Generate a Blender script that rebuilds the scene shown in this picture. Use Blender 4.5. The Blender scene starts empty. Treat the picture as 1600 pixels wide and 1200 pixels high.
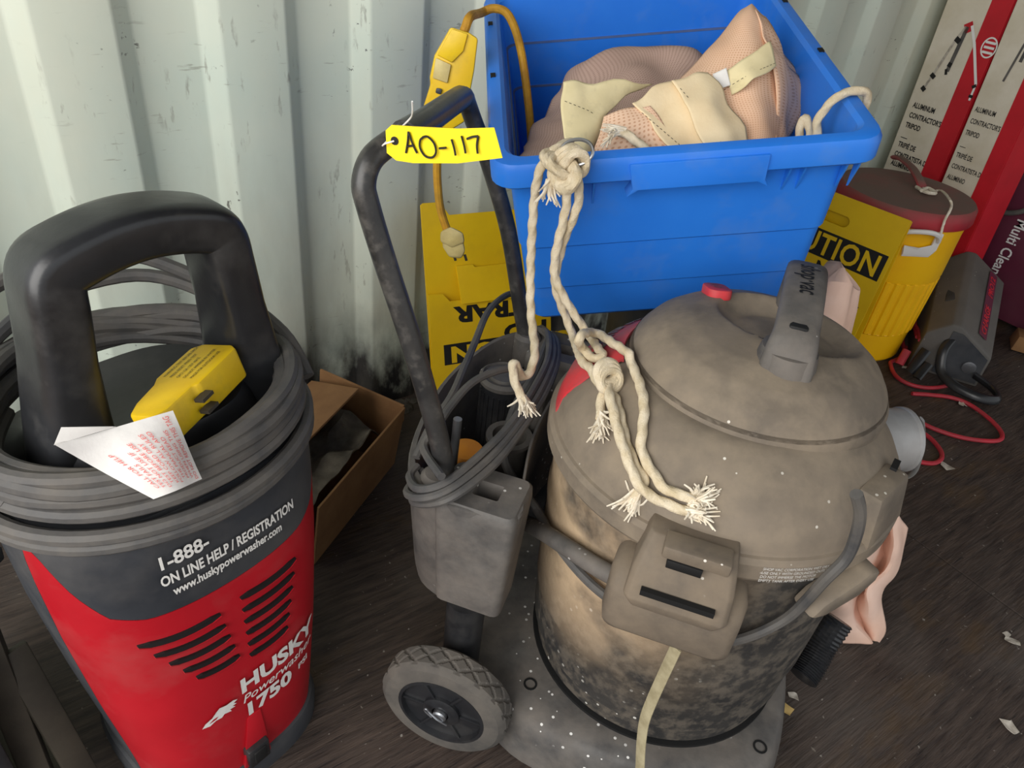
import bpy, bmesh, math, random
from mathutils import Vector, Matrix, noise
random.seed(7)
S = bpy.context.scene
COL = S.collection
PI = math.pi

# ------------------------------------------------------------------ camera
F = 1150.0                              # focal length in pixels of the 1600x1200 frame
H, CAMY, HEAD = 1.18, -1.398, math.radians(51.55)
up_c = Vector((210.0, 1630.0, F)).normalized()          # world up seen in camera axes
f_c = Vector((0, 0, -1)); f_c = (f_c - up_c * f_c.dot(up_c)).normalized()
r_c = f_c.cross(up_c)
h_w = Vector((math.cos(HEAD), math.sin(HEAD), 0)); r_w = Vector((math.sin(HEAD), -math.cos(HEAD), 0)); z_w = Vector((0, 0, 1))
CM = Matrix([[h_w[i]*f_c[j] + r_w[i]*r_c[j] + z_w[i]*up_c[j] for j in range(3)] for i in range(3)])
CAM = Vector((0, CAMY, H))
cd = bpy.data.cameras.new('camera'); cam = bpy.data.objects.new('camera', cd); COL.objects.link(cam)
cd.sensor_width = 36; cd.lens = F*36/1600; cd.clip_start = 0.01
cam.matrix_world = Matrix.Translation(CAM) @ CM.to_4x4()
S.camera = cam

# ------------------------------------------------------------------ light
wd = bpy.data.worlds.new('daylight'); S.world = wd; wd.use_nodes = True
wb = wd.node_tree.nodes['Background']; wb.inputs[0].default_value = (0.93, 0.97, 1.0, 1); wb.inputs[1].default_value = 0.85
def area(name, loc, target, sx, sy, power, color):
    l = bpy.data.lights.new(name, 'AREA'); l.shape = 'RECTANGLE'; l.size = sx; l.size_y = sy; l.energy = power; l.color = color
    o = bpy.data.objects.new(name, l); COL.objects.link(o); o.location = loc
    o.rotation_euler = (Vector(target) - Vector(loc)).to_track_quat('-Z', 'Y').to_euler(); return o
area('container_door_daylight', (-1.35, -1.5, 1.6), (0.9, -0.7, 0.5), 2.1, 1.7, 56, (1.0, 0.97, 0.92))
S.view_settings.view_transform = 'Standard'; S.view_settings.look = 'None'
S.view_settings.gamma = 1; S.view_settings.use_curve_mapping = False
S.view_settings.exposure = 0.12

# ------------------------------------------------------------------ helpers: measuring
def ray(x, y): return CM @ Vector(((x-800)/F, -(y-600)/F, -1.0))
def atz(x, y, z): d = ray(x, y); return CAM + d*((z-H)/d.z)
def aty(x, y, Y): d = ray(x, y); return CAM + d*((Y-CAMY)/d.y)
def atx(x, y, X): d = ray(x, y); return CAM + d*(X/d.x)
def atpl(x, y, p0, n): d = ray(x, y); return CAM + d*((Vector(p0)-CAM).dot(n)/d.dot(n))
class Frame:
    def __init__(s, o, x, y, z):
        s.o = Vector(o); s.a = [Vector(x).normalized(), Vector(y).normalized(), Vector(z).normalized()]
        s.m = Matrix([[s.a[j][i] for j in range(3)] for i in range(3)])
    def loc(s, w): d = Vector(w) - s.o; return Vector([d.dot(a) for a in s.a])
    def world(s, l): return s.o + s.m @ Vector(l)
    def on(s, x, y, ax, val): return s.loc(atpl(x, y, s.o + s.a[ax]*val, s.a[ax]))
    def matrix(s): return Matrix.Translation(s.o) @ s.m.to_4x4()

# ------------------------------------------------------------------ helpers: geometry
def cat(points, n=8, closed=False):
    P = [Vector(p) for p in points]; out = []; m = len(P)
    for i in range(m if closed else m-1):
        if closed: a, b, c, d = P[(i-1) % m], P[i], P[(i+1) % m], P[(i+2) % m]
        else: a, b, c, d = P[max(i-1, 0)], P[i], P[i+1], P[min(i+2, m-1)]
        for k in range(n):
            t = k/n
            out.append(0.5*((2*b) + (c-a)*t + (2*a-5*b+4*c-d)*t*t + (3*b-a-3*c+d)*t**3))
    if not closed: out.append(P[-1])
    return out
def resample(pts, step):
    out = [pts[0]]; acc = 0
    for a, b in zip(pts, pts[1:]):
        L = (b-a).length
        while acc + L >= step and L > 1e-9:
            t = (step-acc)/L; a = a.lerp(b, t); out.append(a); L = (b-a).length; acc = 0
        acc += L
    out.append(pts[-1]); return out
class G:
    def __init__(s): s.v = []; s.f = []; s.uv = None
    def add(s, v, f):
        o = len(s.v); s.v += [Vector(p) for p in v]; s.f += [tuple(i+o for i in q) for q in f]; return s
    def box(s, c, d, m=None, taper=None):
        c = Vector(c); v = []
        for z in (-.5, .5):
            for x, y in ((-.5, -.5), (.5, -.5), (.5, .5), (-.5, .5)):
                k = taper if (taper and z > 0) else (1, 1)
                p = Vector((x*d[0]*k[0], y*d[1]*k[1], z*d[2])); v.append(c + (m @ p if m else p))
        return s.add(v, [(3, 2, 1, 0), (4, 5, 6, 7), (0, 1, 5, 4), (1, 2, 6, 5), (2, 3, 7, 6), (3, 0, 4, 7)])
    def loft(s, rings, caps=(True, True), closed=True, wrap=False):
        n = len(rings[0]); v = [p for r in rings for p in r]; f = []
        m = len(rings)
        for i in range(m if wrap else m-1):
            i2 = (i+1) % m
            for k in range(n if closed else n-1):
                k2 = (k+1) % n; f.append((i*n+k, i*n+k2, i2*n+k2, i2*n+k))
        if caps[0] and not wrap: f.append(tuple(range(n-1, -1, -1)))
        if caps[1] and not wrap: f.append(tuple((m-1)*n+k for k in range(n)))
        return s.add(v, f)
    def tube(s, pts, r, seg=10, closed=False, smooth=6, lobes=0, pitch=.03, flat=None):
        P = cat(pts, smooth, closed) if smooth > 1 else [Vector(p) for p in pts]
        rings = []; m = len(P); N = None; L = 0
        for i in range(m):
            if closed: t = P[(i+1) % m] - P[i-1]
            else: t = P[min(i+1, m-1)] - P[max(i-1, 0)]
            if t.length < 1e-9: t = Vector((0, 0, 1))
            t.normalize()
            if N is None:
                N = t.cross(Vector((0, 0, 1)));
                if N.length < .05: N = t.cross(Vector((0, 1, 0)))
            N = (N - t*N.dot(t)).normalized(); B = t.cross(N)
            if i: L += (P[i]-P[i-1]).length
            rr = r(i/(m-1)) if callable(r) else r
            ring = []
            for k in range(seg):
                a = 2*PI*k/seg; q = rr
                if lobes: q = rr*(1 + .13*math.cos(lobes*(a - 2*PI*L/pitch/lobes)))
                if flat: ring.append(P[i] + N*math.cos(a)*q*flat[0] + B*math.sin(a)*q*flat[1])
                else: ring.append(P[i] + N*math.cos(a)*q + B*math.sin(a)*q)
            rings.append(ring)
        return s.loft(rings, wrap=closed)
    def lathe(s, prof, seg=48, c=(0, 0, 0), axis=None, a0=0, a1=2*PI):
        full = abs(a1-a0-2*PI) < 1e-6; n = seg if full else seg+1; rings = []
        for (r, z) in prof:
            ring = []
            for k in range(n):
                a = a0 + (a1-a0)*k/seg; p = Vector((r*math.cos(a), r*math.sin(a), z))
                ring.append(Vector(c) + (axis @ p if axis else p))
            rings.append(ring)
        return s.loft(rings, caps=(full and prof[0][0] > 1e-5, full and prof[-1][0] > 1e-5), closed=full)
    def prism(s, poly, z0, z1, fn=None):
        n = len(poly); fn = fn or (lambda x, y, z: Vector((x, y, z)))
        v = [fn(x, y, z0) for x, y in poly] + [fn(x, y, z1) for x, y in poly]
        f = [tuple(range(n-1, -1, -1)), tuple(range(n, 2*n))] + [(i, (i+1) % n, n+(i+1) % n, n+i) for i in range(n)]
        return s.add(v, f)
    def grid(s, rows, sub=4, thick=0.0, jitter=0.0, jscale=20):
        R = [cat(r, sub) for r in rows]; C = [cat([R[i][j] for i in range(len(R))], sub) for j in range(len(R[0]))]
        m, n = len(C[0]), len(C)
        v = [C[j][i].copy() for i in range(m) for j in range(n)]
        if jitter: v = [p + jitter*Vector((noise.noise(p*jscale), noise.noise(p*jscale+Vector((7, 3, 1))), noise.noise(p*jscale+Vector((1, 9, 4))))) for p in v]
        f = [(i*n+j, i*n+j+1, (i+1)*n+j+1, (i+1)*n+j) for i in range(m-1) for j in range(n-1)]
        s.uv = (m, n)
        return s.add(v, f)
    def build(s, name, mat, parent=None, bevel=0, seg=2, smooth=35, solid=0, origin=None, kind=None, weld=False):
        v = s.v
        if parent is None and origin is None:
            mn = Vector([min(p[i] for p in v) for i in range(3)]); mx = Vector([max(p[i] for p in v) for i in range(3)])
            origin = Vector(((mn.x+mx.x)/2, (mn.y+mx.y)/2, mn.z))
        o0 = Vector(origin) if origin is not None else Vector((0, 0, 0))
        me = bpy.data.meshes.new(name); me.from_pydata([tuple(p-o0) for p in v], [], s.f)
        bm = bmesh.new(); bm.from_mesh(me)
        if weld: bmesh.ops.remove_doubles(bm, verts=bm.verts, dist=1e-5)
        if solid:
            bmesh.ops.recalc_face_normals(bm, faces=bm.faces)
            bmesh.ops.solidify(bm, geom=bm.faces[:], thickness=solid)
        bmesh.ops.recalc_face_normals(bm, faces=bm.faces)
        if bevel:
            es = [e for e in bm.edges if len(e.link_faces) == 2 and e.calc_face_angle(0) > math.radians(28)]
            bmesh.ops.bevel(bm, geom=es, offset=bevel, segments=seg, affect='EDGES', profile=.5, clamp_overlap=True)
        bm.to_mesh(me); bm.free()
        if smooth:
            me.shade_smooth(); me.set_sharp_from_angle(angle=math.radians(smooth))
        me.materials.append(mat)
        ob = bpy.data.objects.new(name, me); COL.objects.link(ob); ob.location = o0
        if parent: ob.parent = parent; ob.location = o0
        if kind: ob['kind'] = kind
        return ob
def tag(o, label, category=None, group=None):
    o['label'] = label
    if category: o['category'] = category
    if group: o['group'] = group
    return o
def empty(name, label, category, matrix=None, loc=(0, 0, 0), rz=0, group=None):
    o = bpy.data.objects.new(name, None); COL.objects.link(o); o.empty_display_size = .05
    o.matrix_world = matrix if matrix is not None else Matrix.Translation(Vector(loc)) @ Matrix.Rotation(rz, 4, 'Z')
    return tag(o, label, category, group)
def text2d(body, size, bold=0.0, shear=0.0, align='LEFT', space=1.0, xscale=1.0):
    c = bpy.data.curves.new('t', 'FONT'); c.body = body; c.size = size; c.offset = bold; c.shear = shear
    c.align_x = align; c.space_character = space; c.resolution_u = 3; c.fill_mode = 'FRONT'
    o = bpy.data.objects.new('t', c); COL.objects.link(o)
    bpy.context.view_layer.update()
    me = bpy.data.meshes.new_from_object(o.evaluated_get(bpy.context.evaluated_depsgraph_get()))
    v = [(p.co.x*xscale, p.co.y) for p in me.vertices]; f = [tuple(q.vertices) for q in me.polygons]
    bpy.data.objects.remove(o); bpy.data.curves.remove(c); bpy.data.meshes.remove(me)
    return v, f
def text(name, body, size, mat, parent, fn, **k):
    v, f = text2d(body, size, **k); g = G(); g.add([fn(x, y) for x, y in v], f)
    return g.build(name, mat, parent, smooth=0, origin=(0, 0, 0))
def rrect(w, d, r, n=5, cx=0, cy=0):
    out = []
    for sx, sy, a0 in ((1, 1, 0), (-1, 1, PI/2), (-1, -1, PI), (1, -1, 1.5*PI)):
        for k in range(n+1):
            a = a0 + PI/2*k/n; out.append((cx + sx*(w/2-r) + r*math.cos(a), cy + sy*(d/2-r) + r*math.sin(a)))
    return out

# ------------------------------------------------------------------ materials
def lin(c): return tuple(((x/255)/12.92 if x/255 <= .04045 else ((x/255+.055)/1.055)**2.4) for x in c) + (1,)
def pm(name, base, base2=None, ns=9, lo=.38, hi=.64, rough=.5, metal=0, bump=0, bs=80, dust=None, da=.6, ds=7, dlo=.35, dhi=.65,
       updust=0, splat=None, ss=60, sthr=.1, spec=.5, sheen=0, emit=None, coat=0, trans=0, stretch=None, alpha=1):
    m = bpy.data.materials.new(name); m.use_nodes = True; nt = m.node_tree; N = nt.nodes; L = nt.links
    b = N['Principled BSDF']; tc = N.new('ShaderNodeTexCoord'); mp = N.new('ShaderNodeMapping'); L.new(tc.outputs['Object'], mp.inputs[0])
    if stretch: mp.inputs['Scale'].default_value = stretch
    def nz(sc, det=6, off=0):
        n = N.new('ShaderNodeTexNoise'); n.inputs['Scale'].default_value = sc; n.inputs['Detail'].default_value = det; n.inputs['Roughness'].default_value = .62
        if off:
            q = N.new('ShaderNodeMapping'); q.inputs['Location'].default_value = (off, off*.7, off*1.3); L.new(mp.outputs[0], q.inputs[0]); L.new(q.outputs[0], n.inputs['Vector'])
        else: L.new(mp.outputs[0], n.inputs['Vector'])
        return n.outputs['Fac']
    def rng(x, a, c, o0=0, o1=1):
        r = N.new('ShaderNodeMapRange'); r.inputs[1].default_value = a; r.inputs[2].default_value = c; r.inputs[3].default_value = o0; r.inputs[4].default_value = o1; L.new(x, r.inputs[0]); return r.outputs[0]
    def mix(f, a, c):
        x = N.new('ShaderNodeMix'); x.data_type = 'RGBA'
        L.new(f, x.inputs[0])
        for s_, val in ((6, a), (7, c)):
            if isinstance(val, tuple): x.inputs[s_].default_value = val
            else: L.new(val, x.inputs[s_])
        return x.outputs[2]
    def mth(op, a, c):
        x = N.new('ShaderNodeMath'); x.operation = op; x.use_clamp = True
        for i, val in ((0, a), (1, c)):
            if isinstance(val, (int, float)): x.inputs[i].default_value = val
            else: L.new(val, x.inputs[i])
        return x.outputs[0]
    col = lin(base); fac = None
    if base2: col = mix(rng(nz(ns), lo, hi), lin(base), lin(base2))
    if dust:
        fac = rng(nz(ds, 8, 3.1), dlo, dhi, 0, da)
        if updust:
            ge = N.new('ShaderNodeNewGeometry'); sp = N.new('ShaderNodeSeparateXYZ'); L.new(ge.outputs['Normal'], sp.inputs[0])
            fac = mth('ADD', fac, rng(sp.outputs[2], .1, 1, 0, updust))
        col = mix(fac, col, lin(dust))
    if splat:
        vo = N.new('ShaderNodeTexVoronoi'); vo.inputs['Scale'].default_value = ss; L.new(mp.outputs[0], vo.inputs['Vector'])
        g1 = mth('LESS_THAN', vo.outputs['Distance'], sthr); g2 = rng(nz(4.5, 3, 9.0), .5, .58)
        col = mix(mth('MULTIPLY', g1, g2), col, lin(splat))
    if isinstance(col, tuple): b.inputs['Base Color'].default_value = col
    else: L.new(col, b.inputs['Base Color'])
    if fac is not None: L.new(rng(fac, 0, 1, rough, .95), b.inputs['Roughness'])
    else: b.inputs['Roughness'].default_value = rough
    b.inputs['Metallic'].default_value = metal; b.inputs['Specular IOR Level'].default_value = spec
    if coat: b.inputs['Coat Weight'].default_value = coat
    if trans: b.inputs['Transmission Weight'].default_value = trans
    if alpha < 1: b.inputs['Alpha'].default_value = alpha
    if bump:
        bn = N.new('ShaderNodeBump'); bn.inputs['Strength'].default_value = bump; bn.inputs['Distance'].default_value = .004
        L.new(nz(bs, 4, 1.7), bn.inputs['Height']); L.new(bn.outputs[0], b.inputs['Normal'])
    m['h'] = 1
    return m
def flat(name, c, rough=.6, metal=0): return pm(name, c, rough=rough, metal=metal)

DUST = (128, 116, 102)
M = dict(
 black=pm('worn black plastic', (30, 31, 34), (42, 43, 46), rough=.32, dust=(105, 102, 98), da=.4, ds=10, dlo=.5, dhi=.85, bump=.06),
 charcoal=pm('charcoal plastic', (44, 47, 53), (55, 58, 64), rough=.5, dust=(104, 100, 96), da=.45, ds=7, dlo=.42, dhi=.75, bump=.05),
 red=pm('red plastic', (186, 24, 38), (172, 18, 32), ns=4, rough=.36, dust=(150, 96, 92), da=.35, ds=9, dlo=.5, dhi=.85),
 cord=pm('grey black rubber cord', (66, 66, 68), (86, 84, 82), ns=14, rough=.62, dust=(120, 112, 102), da=.5, ds=18, dlo=.4, dhi=.75),
 yellow=pm('yellow plastic', (232, 196, 22), (222, 180, 14), rough=.45, dust=(150, 132, 60), da=.4, ds=30, dlo=.5, dhi=.8),
 tagyellow=flat('tag yellow paper', (250, 222, 8), .55),
 ink=flat('black ink', (18, 16, 16), .6),
 white=pm('white paper', (236, 234, 230), (214, 210, 208), rough=.8, bump=.15, bs=50),
 redink=flat('red print', (226, 96, 92), .8),
 blue=pm('blue bin plastic', (34, 118, 226), (44, 128, 232), ns=3, rough=.42, dust=(110, 140, 185), da=.35, ds=13, dlo=.52, dhi=.85, bump=.03),
 blueline=pm('dusty rib', (92, 108, 142), (70, 96, 150), rough=.8),
 rope=pm('cotton rope', (226, 212, 186), (204, 186, 152), ns=45, rough=.9, bump=.5, bs=500),
 fray=pm('frayed cotton', (236, 228, 212), (214, 200, 176), ns=60, rough=.95),
 steel=pm('steel', (170, 172, 176), rough=.3, metal=.9),
 tank=pm('dusty black tank plastic', (46, 45, 45), (60, 57, 54), rough=.6, dust=(196, 176, 148), da=.75, ds=5, dlo=.42, dhi=.72, splat=(225, 222, 214), ss=70, sthr=.16, bump=.12),
 dirt=pm('yard dirt', (168, 134, 96), (150, 118, 84), ns=.6, rough=1),  # tan of the unseen yard, added to bounce warm light inside
 latch=pm('dusty dark latch plastic', (86, 78, 70), (112, 101, 88), ns=12, rough=.7, dust=(140, 124, 104), da=.5, ds=14, splat=(220, 214, 204), ss=60, sthr=.1, bump=.1),
 lid=pm('dusty grey lid plastic', (80, 74, 67), (126, 114, 100), ns=6, lo=.28, hi=.62, rough=.72, dust=(148, 134, 115), da=.7, ds=15, dlo=.42, dhi=.72, updust=.2, splat=(215, 210, 200), ss=38, sthr=.07, bump=.08),
 greyp=pm('grey plastic with splatter', (70, 68, 67), (96, 93, 90), ns=16, rough=.6, dust=(126, 117, 108), da=.6, ds=12, dlo=.4, dhi=.7, splat=(220, 218, 214), ss=60, sthr=.14, bump=.12),
 badge=pm('dusty red badge', (230, 36, 50), (212, 38, 50), ns=8, rough=.5, dust=(132, 92, 92), da=.85, ds=7, dlo=.42, dhi=.66),
 tube=pm('black steel tube', (38, 38, 39), (58, 57, 56), ns=18, rough=.34, dust=(130, 124, 116), da=.4, ds=40, dlo=.52, dhi=.8, bump=.04),
 tyre=pm('dusty rubber tyre', (66, 64, 62), (74, 71, 68), rough=.85, dust=(126, 118, 108), da=.4, ds=14, bump=.1),
 card=pm('brown cardboard', (142, 104, 66), (126, 90, 56), ns=10, rough=.9, bump=.15, bs=120),
 junk=pm('grey rag', (116, 108, 94), (84, 78, 68), ns=25, rough=.95, bump=.4, bs=60),
 cautiony=pm('caution yellow sheet', (236, 194, 8), (224, 178, 4), ns=3, rough=.5, dust=(150, 124, 30), da=.3, ds=8, dlo=.5, dhi=.85),
 coolery=pm('cooler yellow', (246, 190, 10), (236, 176, 6), ns=4, rough=.42),
 coolerred=pm('cooler red lid', (176, 30, 48), (150, 26, 42), rough=.5, dust=(112, 92, 82), da=.3, ds=8, updust=.85),
 boxwhite=pm('tripod carton white', (222, 214, 198), (204, 194, 172), ns=5, rough=.75, bump=.06),
 boxred=pm('tripod carton red', (200, 22, 40), (184, 18, 34), ns=6, rough=.55),
 maroon=pm('maroon plastic', (98, 22, 54), (86, 18, 46), ns=3, rough=.5, dust=(104, 62, 72), da=.35, ds=6),
 offwhite=flat('white lettering', (232, 230, 228), .6),
 chargergrey=pm('charger grey paint', (82, 79, 76), (96, 92, 88), ns=6, rough=.6, dust=(112, 106, 98), da=.4, ds=9, splat=(190, 186, 178), ss=60, sthr=.07),
 chargerred=pm('faded red print', (214, 36, 52), (150, 34, 44), ns=80, rough=.6),
 redcable=pm('red cable', (190, 42, 58), (168, 36, 50), rough=.5, dust=(120, 70, 70), da=.3, ds=20),
 pink=pm('pink nylon fabric', (240, 206, 188), (228, 188, 166), ns=5, rough=.75, bump=.1, bs=30),
 strap=pm('olive webbing', (168, 158, 128), (146, 136, 106), ns=60, rough=.9),
 clear=pm('scuffed clear plastic', (150, 150, 150), (176, 176, 178), ns=6, rough=.35, dust=(130, 124, 116), da=.5, ds=7, trans=.0),
 darkmetal=pm('dark grimy metal', (58, 53, 46), (74, 68, 58), ns=8, rough=.6, metal=.3, bump=.1),
 darkvoid=flat('black recess', (10, 10, 11), .7),  # flat black, also painted in as the shade of slots, holes and gaps
 orange=pm('orange plastic', (222, 140, 20), (204, 122, 16), rough=.5),
 yellowcord=pm('yellow cable', (214, 160, 30), (184, 130, 24), ns=30, rough=.6, dust=(120, 92, 40), da=.5, ds=25),
 cream=pm('cream plug plastic', (214, 196, 132), (196, 176, 112), ns=30, rough=.55, dust=(150, 134, 96), da=.4, ds=30),
 coolerwhite=flat('white plastic', (226, 224, 220), .45),
 scrapy=pm('yellow scrap', (206, 176, 110), (180, 150, 92), rough=.8),
 scrapw=pm('pale scrap', (196, 188, 176), (150, 142, 130), ns=60, rough=.85),
 whitepaint=flat('white print', (226, 224, 220), .6),
 insul=pm('grey lint and dirt', (110, 104, 96), (72, 68, 62), ns=30, rough=1, bump=.6, bs=60),
)
def weave(name, c1, c2, c3, sc):
    m = pm(name, c1, c3, ns=4, rough=.85); nt = m.node_tree; N = nt.nodes; L = nt.links; b = N['Principled BSDF']
    src = b.inputs['Base Color'].links[0].from_socket
    tc = N.new('ShaderNodeTexCoord'); wv = []
    for ax in ('X', 'Y'):
        w = N.new('ShaderNodeTexWave'); w.bands_direction = ax; w.inputs['Scale'].default_value = sc; L.new(tc.outputs['UV'], w.inputs[0]); wv.append(w.outputs['Fac'])
    mx = N.new('ShaderNodeMath'); mx.operation = 'MULTIPLY'; L.new(wv[0], mx.inputs[0]); L.new(wv[1], mx.inputs[1])
    r = N.new('ShaderNodeMapRange'); r.inputs[1].default_value = .35; r.inputs[2].default_value = .7; r.inputs[4].default_value = .75; L.new(mx.outputs[0], r.inputs[0])
    x = N.new('ShaderNodeMix'); x.data_type = 'RGBA'; L.new(r.outputs[0], x.inputs[0]); L.new(src, x.inputs[6]); x.inputs[7].default_value = lin(c2); L.new(x.outputs[2], b.inputs['Base Color'])
    return m
M['mesh'] = weave('pink mesh fabric', (200, 172, 158), (138, 108, 98), (180, 152, 140), 8)
M['meshlight'] = weave('peach mesh fabric', (236, 202, 174), (196, 142, 108), (224, 182, 150), 8)
M['canvas'] = pm('cream canvas', (240, 220, 182), (224, 198, 156), ns=6, rough=.85, bump=.12, bs=200)
M['canvasy'] = pm('yellowed canvas', (236, 222, 178), (216, 200, 150), ns=6, rough=.85, dust=(140, 130, 104), da=.5, ds=22, dlo=.55, dhi=.8)

def wall_material():
    m = pm('pale painted steel', (208, 214, 200), (192, 206, 196), ns=1.6, rough=.5, spec=.4); nt = m.node_tree; N = nt.nodes; L = nt.links; b = N['Principled BSDF']
    col = b.inputs['Base Color'].links[0].from_socket
    tc = N.new('ShaderNodeTexCoord'); sp = N.new('ShaderNodeSeparateXYZ'); L.new(tc.outputs['Object'], sp.inputs[0])
    def nz(sc, scale=(1, 1, 1), det=6, r=.6):
        mp = N.new('ShaderNodeMapping'); mp.inputs['Scale'].default_value = scale; L.new(tc.outputs['Object'], mp.inputs[0])
        n = N.new('ShaderNodeTexNoise'); n.inputs['Scale'].default_value = sc; n.inputs['Detail'].default_value = det; n.inputs['Roughness'].default_value = r; L.new(mp.outputs[0], n.inputs[0]); return n.outputs['Fac']
    def rng(x, a, c, o0=0, o1=1):
        r = N.new('ShaderNodeMapRange'); r.inputs[1].default_value = a; r.inputs[2].default_value = c; r.inputs[3].default_value = o0; r.inputs[4].default_value = o1; L.new(x, r.inputs[0]); return r.outputs[0]
    def mul(a, c, op='MULTIPLY'):
        x = N.new('ShaderNodeMath'); x.operation = op; x.use_clamp = True; L.new(a, x.inputs[0])
        if isinstance(c, float): x.inputs[1].default_value = c
        else: L.new(c, x.inputs[1])
        return x.outputs[0]
    def mix(f, a, c):
        x = N.new('ShaderNodeMix'); x.data_type = 'RGBA'; L.new(f, x.inputs[0]); L.new(a, x.inputs[6]); x.inputs[7].default_value = lin(c); return x.outputs[2]
    # handling scuffs (horizontal scratches, dark flecks), rust specks, grime line at the foot of the wall
    scr = mul(rng(nz(14, (1, 1, 7)), .63, .68), rng(nz(3.2), .48, .6)); col = mix(mul(scr, .5), col, (120, 118, 108))
    fl = mul(rng(nz(38, (1, 1, .7), 3), .7, .73), rng(nz(4.3), .5, .6)); col = mix(mul(fl, .85), col, (48, 48, 50))
    ru = mul(rng(nz(30, (1, 1, .8), 3, .5), .71, .75), rng(nz(2.6), .52, .62)); col = mix(mul(ru, .7), col, (150, 84, 44))
    s2 = mul(rng(nz(55, (1, 1, .25), 4), .60, .66), rng(nz(5.5, (1, 1, .6)), .53, .60)); col = mix(mul(s2, .6), col, (128, 128, 120))
    s3 = mul(rng(nz(90, (.5, 1, 1), 3), .66, .70), rng(nz(6.5), .54, .60)); col = mix(mul(s3, .8), col, (60, 62, 66))
    wsh = rng(nz(2.4, (1, 1, .5)), .45, .75); col = mix(mul(wsh, .35), col, (206, 198, 170))
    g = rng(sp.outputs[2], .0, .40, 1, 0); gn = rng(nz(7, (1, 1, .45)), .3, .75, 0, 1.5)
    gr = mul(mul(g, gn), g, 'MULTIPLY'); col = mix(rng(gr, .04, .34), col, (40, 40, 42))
    g2 = mul(rng(sp.outputs[2], .0, .9, .6, 0), rng(nz(9, (1, 1, .3)), .42, .72)); col = mix(g2, col, (140, 134, 122))
    L.new(col, b.inputs['Base Color'])
    return m
def floor_material():
    m = bpy.data.materials.new('dark plywood'); m.use_nodes = True; nt = m.node_tree; N = nt.nodes; L = nt.links; b = N['Principled BSDF']
    tc = N.new('ShaderNodeTexCoord')
    def nz(sc, scale=(1, 1, 1), det=6, r=.6):
        mp = N.new('ShaderNodeMapping'); mp.inputs['Scale'].default_value = scale; L.new(tc.outputs['Object'], mp.inputs[0])
        n = N.new('ShaderNodeTexNoise'); n.inputs['Scale'].default_value = sc; n.inputs['Detail'].default_value = det; n.inputs['Roughness'].default_value = r; L.new(mp.outputs[0], n.inputs[0]); return n.outputs['Fac']
    def rng(x, a, c, o0=0, o1=1):
        r = N.new('ShaderNodeMapRange'); r.inputs[1].default_value = a; r.inputs[2].default_value = c; r.inputs[3].default_value = o0; r.inputs[4].default_value = o1; L.new(x, r.inputs[0]); return r.outputs[0]
    def mix(f, a, c):
        x = N.new('ShaderNodeMix'); x.data_type = 'RGBA'; L.new(f, x.inputs[0])
        for i, val in ((6, a), (7, c)):
            if isinstance(val, tuple): x.inputs[i].default_value = lin(val)
            else: L.new(val, x.inputs[i])
        return x.outputs[2]
    col = mix(rng(nz(9, (1, 9, 1)), .35, .65), (48, 40, 37), (78, 66, 59))
    col = mix(rng(nz(16, (1, 12, 1), 3), .62, .66, 0, .8), col, (30, 26, 25))
    col = mix(rng(nz(2.2), .5, .72, 0, .6), col, (98, 90, 84))
    col = mix(rng(nz(3.4, (1, 2, 1)), .56, .7, 0, .7), col, (88, 68, 44))
    col = mix(rng(nz(70, (1, 1, 1), 2), .70, .74, 0, .8), col, (150, 144, 136))
    col = mix(rng(nz(22, (1, 5, 1), 5, .7), .66, .70, 0, .7), col, (128, 120, 110))
    col = mix(rng(nz(26, (4, 1, 1), 3, .6), .70, .73, 0, .6), col, (140, 132, 122))
    L.new(col, b.inputs['Base Color']); L.new(rng(nz(5), .3, .7, .5, .85), b.inputs['Roughness']); b.inputs['Specular IOR Level'].default_value = .35
    bn = N.new('ShaderNodeBump'); bn.inputs['Strength'].default_value = .8; bn.inputs['Distance'].default_value = .003; L.new(nz(18, (1, 11, 1), 4), bn.inputs['Height']); L.new(bn.outputs[0], b.inputs['Normal'])
    return m
def tank_material():
    m = pm('dusty black tank plastic', (58, 55, 52), (40, 39, 39), ns=11, rough=.7, dust=(96, 88, 78), da=.8, ds=42, dlo=.44, dhi=.6, splat=(225, 222, 214), ss=64, sthr=.17, bump=.3); nt = m.node_tree; N = nt.nodes; L = nt.links; b = N['Principled BSDF']
    src = b.inputs['Base Color'].links[0].from_socket; tc = N.new('ShaderNodeTexCoord'); sp = N.new('ShaderNodeSeparateXYZ'); L.new(tc.outputs['Object'], sp.inputs[0])
    def rng(x, a, c):
        r = N.new('ShaderNodeMapRange'); r.inputs[1].default_value = a; r.inputs[2].default_value = c; L.new(x, r.inputs[0]); return r.outputs[0]
    def op(o, a, c):
        x = N.new('ShaderNodeMath'); x.operation = o; x.use_clamp = True; L.new(a, x.inputs[0])
        if isinstance(c, float): x.inputs[1].default_value = c
        else: L.new(c, x.inputs[1])
        return x.outputs[0]
    n = N.new('ShaderNodeTexNoise'); n.inputs['Scale'].default_value = 9; n.inputs['Detail'].default_value = 8; L.new(tc.outputs['Object'], n.inputs[0])
    f = op('MULTIPLY', op('MULTIPLY', rng(sp.outputs[0], .10, -.12), rng(sp.outputs[2], .20, .36)), rng(n.outputs['Fac'], .30, .52))     # a cake of sand dust on the hose side of the tank
    x = N.new('ShaderNodeMix'); x.data_type = 'RGBA'; L.new(op('MULTIPLY', f, .92), x.inputs[0]); L.new(src, x.inputs[6]); x.inputs[7].default_value = lin((196, 170, 138)); L.new(x.outputs[2], b.inputs['Base Color'])
    return m
M['tank'] = tank_material()
M['wall'] = wall_material(); M['floor'] = floor_material()

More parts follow.
